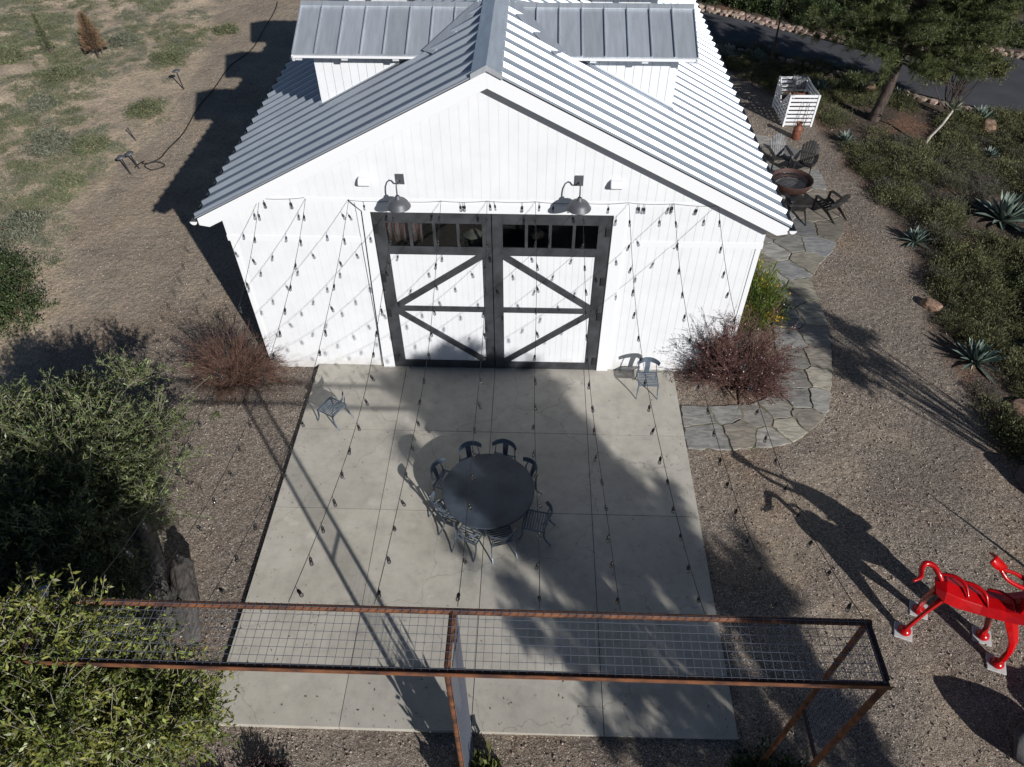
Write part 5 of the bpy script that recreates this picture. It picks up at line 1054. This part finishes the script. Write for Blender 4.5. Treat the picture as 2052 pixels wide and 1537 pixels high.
t = thing('leaning_stump', 'pale bare leaning stalk with a tuft of grey leaves in the bed', 'tree', (16.1, 12.75, gz(16.1, 12.75)-.05)); MB().tube([(0, 0, 0), (.12, .05, .45), (.42, .1, .95), (.62, .15, 1.5)], [.07, .06, .05, .04], 8).build('trunk', M['stalk'], t, smooth=True)
rr = np.random.default_rng(62); V, F = leaves(np.tile([[.62, .15, 1.5]], (40, 1)), rnd_dirs(40, rr, -.1), rr.uniform(.35, .6, 40), .03, rr); npobj('crown', V, [F], M['leaf_sage'], t)
def pine(name, label, x, y, h, seed, R_c, zlo, nb, ntw, per, L=.16, W_=.006, r=.2, m='leaf_pine', lean=(0, 0), taper=.5, top=1., rise=(0., .35), kmin=2):
    rr = np.random.default_rng(seed); t = thing(name, label, 'tree', (x, y, gz(x, y)-.1)); zz = np.linspace(0, h, 8); tr = np.stack([lean[0]*zz+.08*np.sin(zz), lean[1]*zz+.06*np.cos(zz*1.3), zz], 1)[None]; V1 = tubes(tr, r, .03, 10); npobj('trunk', V1[0], [V1[1]], M['bark'], t, smooth=True)
    z = zlo+(h-zlo)*rr.uniform(0, 1, nb)**.9*.97; a = rr.uniform(0, 6.28, nb); S = np.stack([np.interp(z, zz, tr[0, :, 0]), np.interp(z, zz, tr[0, :, 1]), z], 1); u = (z-zlo)/(h-zlo); ln = R_c*(1-taper*u**top)*rr.uniform(.55, 1.05, nb); E = S+np.stack([np.cos(a)*ln, np.sin(a)*ln, ln*rr.uniform(rise[0], rise[1], nb)], 1); E[:, 2] = np.minimum(E[:, 2], h)
    p = bez(S, E, 7, .12, rr, -.1); V2 = tubes(p, .045, .012, 5); i = rr.integers(0, nb, ntw); k = rr.integers(kmin, 7, ntw); B = p[i, k]; T = B+unit(unit(p[i, k]-p[i, k-1])+rr.normal(size=(ntw, 3))*.55+np.array([0, 0, .2]))*rr.uniform(.2, .55, (ntw, 1)); p3 = bez(B, T, 4, .03, rr); V3 = tubes(p3, .010, .004, 3)
    V, F = join([V2, V3]); npobj('branches', V, F, M['bark'], t); AT = np.concatenate([T, p3[:, 2], p3[:, 1]]); AD = np.concatenate([T-B]*3); V, F = tip_leaves(AT, AD, per, L, W_, .62, rr, .12); npobj('crown', V, [F], M[m], t); return t
pine('pine_tree', 'spreading dark pine with a thick bare trunk beside the driveway', 14.9, 15.0, 5.6, 63, 4.3, 2.3, 120, 5600, 13, .16, .0075, .24, lean=(.05, .03), taper=.3)
pine('pine_tree', 'second pine behind the first, its trunk across the driveway', 20.9, 25.0, 5.0, 64, 3.0, 1.9, 60, 1700, 14, .20, .009, .2)
leafy_tree('airy_tree', 'sparse yellow green tree right of the pine over the driveway', 'tree', (18.0, 15.5, gz(18.0, 15.5)), (2.2, 1.7, 1.5), 2.3, 30, 1500, 9, .09, .016, 'leaf_airy', 'bark', np.random.default_rng(65), .035, spread=.8)
leafy_tree('airy_tree', 'yellowish bush tree behind the pine by the top right agave', 'tree', (21.6, 21.6, gz(21.6, 21.6)), (1.8, 1.6, 1.5), 2.6, 30, 1100, 9, .11, .02, 'leaf_airy', 'bark', np.random.default_rng(66), .04, spread=.8)
# leafy trees left
leafy_tree('leafy_tree', 'silvery green shrubby tree over the weathered log left of the patio', 'tree', (-8.75, -5.4, GZ), (2.7, 3.7, 1.75), 1.65, 160, 4300, 10, .118, .014, 'leaf_olive', 'palebark', np.random.default_rng(71), .09, spread=.72, back=.25, lowcut=-.3, twl=.85, up=.55)
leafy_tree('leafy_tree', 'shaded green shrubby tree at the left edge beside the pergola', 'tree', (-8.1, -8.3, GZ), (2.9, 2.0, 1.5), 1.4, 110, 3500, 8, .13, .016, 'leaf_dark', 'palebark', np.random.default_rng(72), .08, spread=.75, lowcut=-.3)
leafy_tree('leafy_tree', 'tall yellow green tree growing over the left end of the pergola', 'tree', (-5.3, -10.75, GZ), (2.65, 1.6, 2.4), 3.95, 190, 6000, 10, .098, .0165, 'leaf_yellow', 'palebark', np.random.default_rng(73), .11, spread=.78, back=.25, twl=.8, up=.35, lowcut=-.6)
# low plants at the pergola feet and patio edge
shrub('foot_plant', 'leafy climbing plant at the foot of the middle pergola posts', .25, -10.45, .55, 1.75, 'leaf_airy', 81, 1500, .13, .03, stems=14, ns=50)
shrub('foot_plant', 'shaded green plant at the foot of the right pergola posts', 5.2, -10.2, .8, .7, 'leaf_hedge', 82, 3200, .12, .022, stems=12, ns=80)
shrub('foot_plant', 'shaded green grassy plant just right of the patio corner', 6.0, -10.9, .7, .5, 'leaf_hedge', 83, 2200, .14, .012, stems=12, ns=80)
shrub('purple_plant', 'dark purple leafed plant below the lower left corner of the patio', -3.5, -10.35, .55, .5, 'leaf_purple', 84, 3600, .06, .014, stems=12, ns=80)
shrub('purple_plant', 'dark purple plant at the bottom edge left of the middle posts', -2.5, -10.9, .5, .4, 'leaf_purple', 85, 3000, .06, .014, stems=12, ns=80)
shrub('purple_plant', 'dark purple plant under the yellow green tree', -4.3, -10.7, .6, .5, 'leaf_purple', 86, 3600, .06, .014, stems=12, ns=80)
# trees behind the camera whose shadows cross the patio and the gravel
pine('pine_tree', 'tall slender pine outside the frame whose shadow crosses the patio', 10.6, -16.6, 10.05, 91, 3.05, 1.5, 135, 5600, 10, .24, .015, .17, taper=.72, top=1.8, rise=(.45, 1.4), kmin=3)
t = leafy_tree('young_tree', 'slim young tree outside the frame whose shadow crosses the gravel', 'tree', (15.4, -6.5, -.05), (1.35, 1.35, 1.85), 4.7, 26, 420, 7, .13, .03, 'leaf_olive', 'bark', np.random.default_rng(92), .06, multi=1, spread=.8, twl=.9)
MB().tube([(0, 0, -.1), (.1, .05, 2.2), (.05, .1, 5.2)], [.06, .05, .02], 8).build('trunk', M['bark'], t)
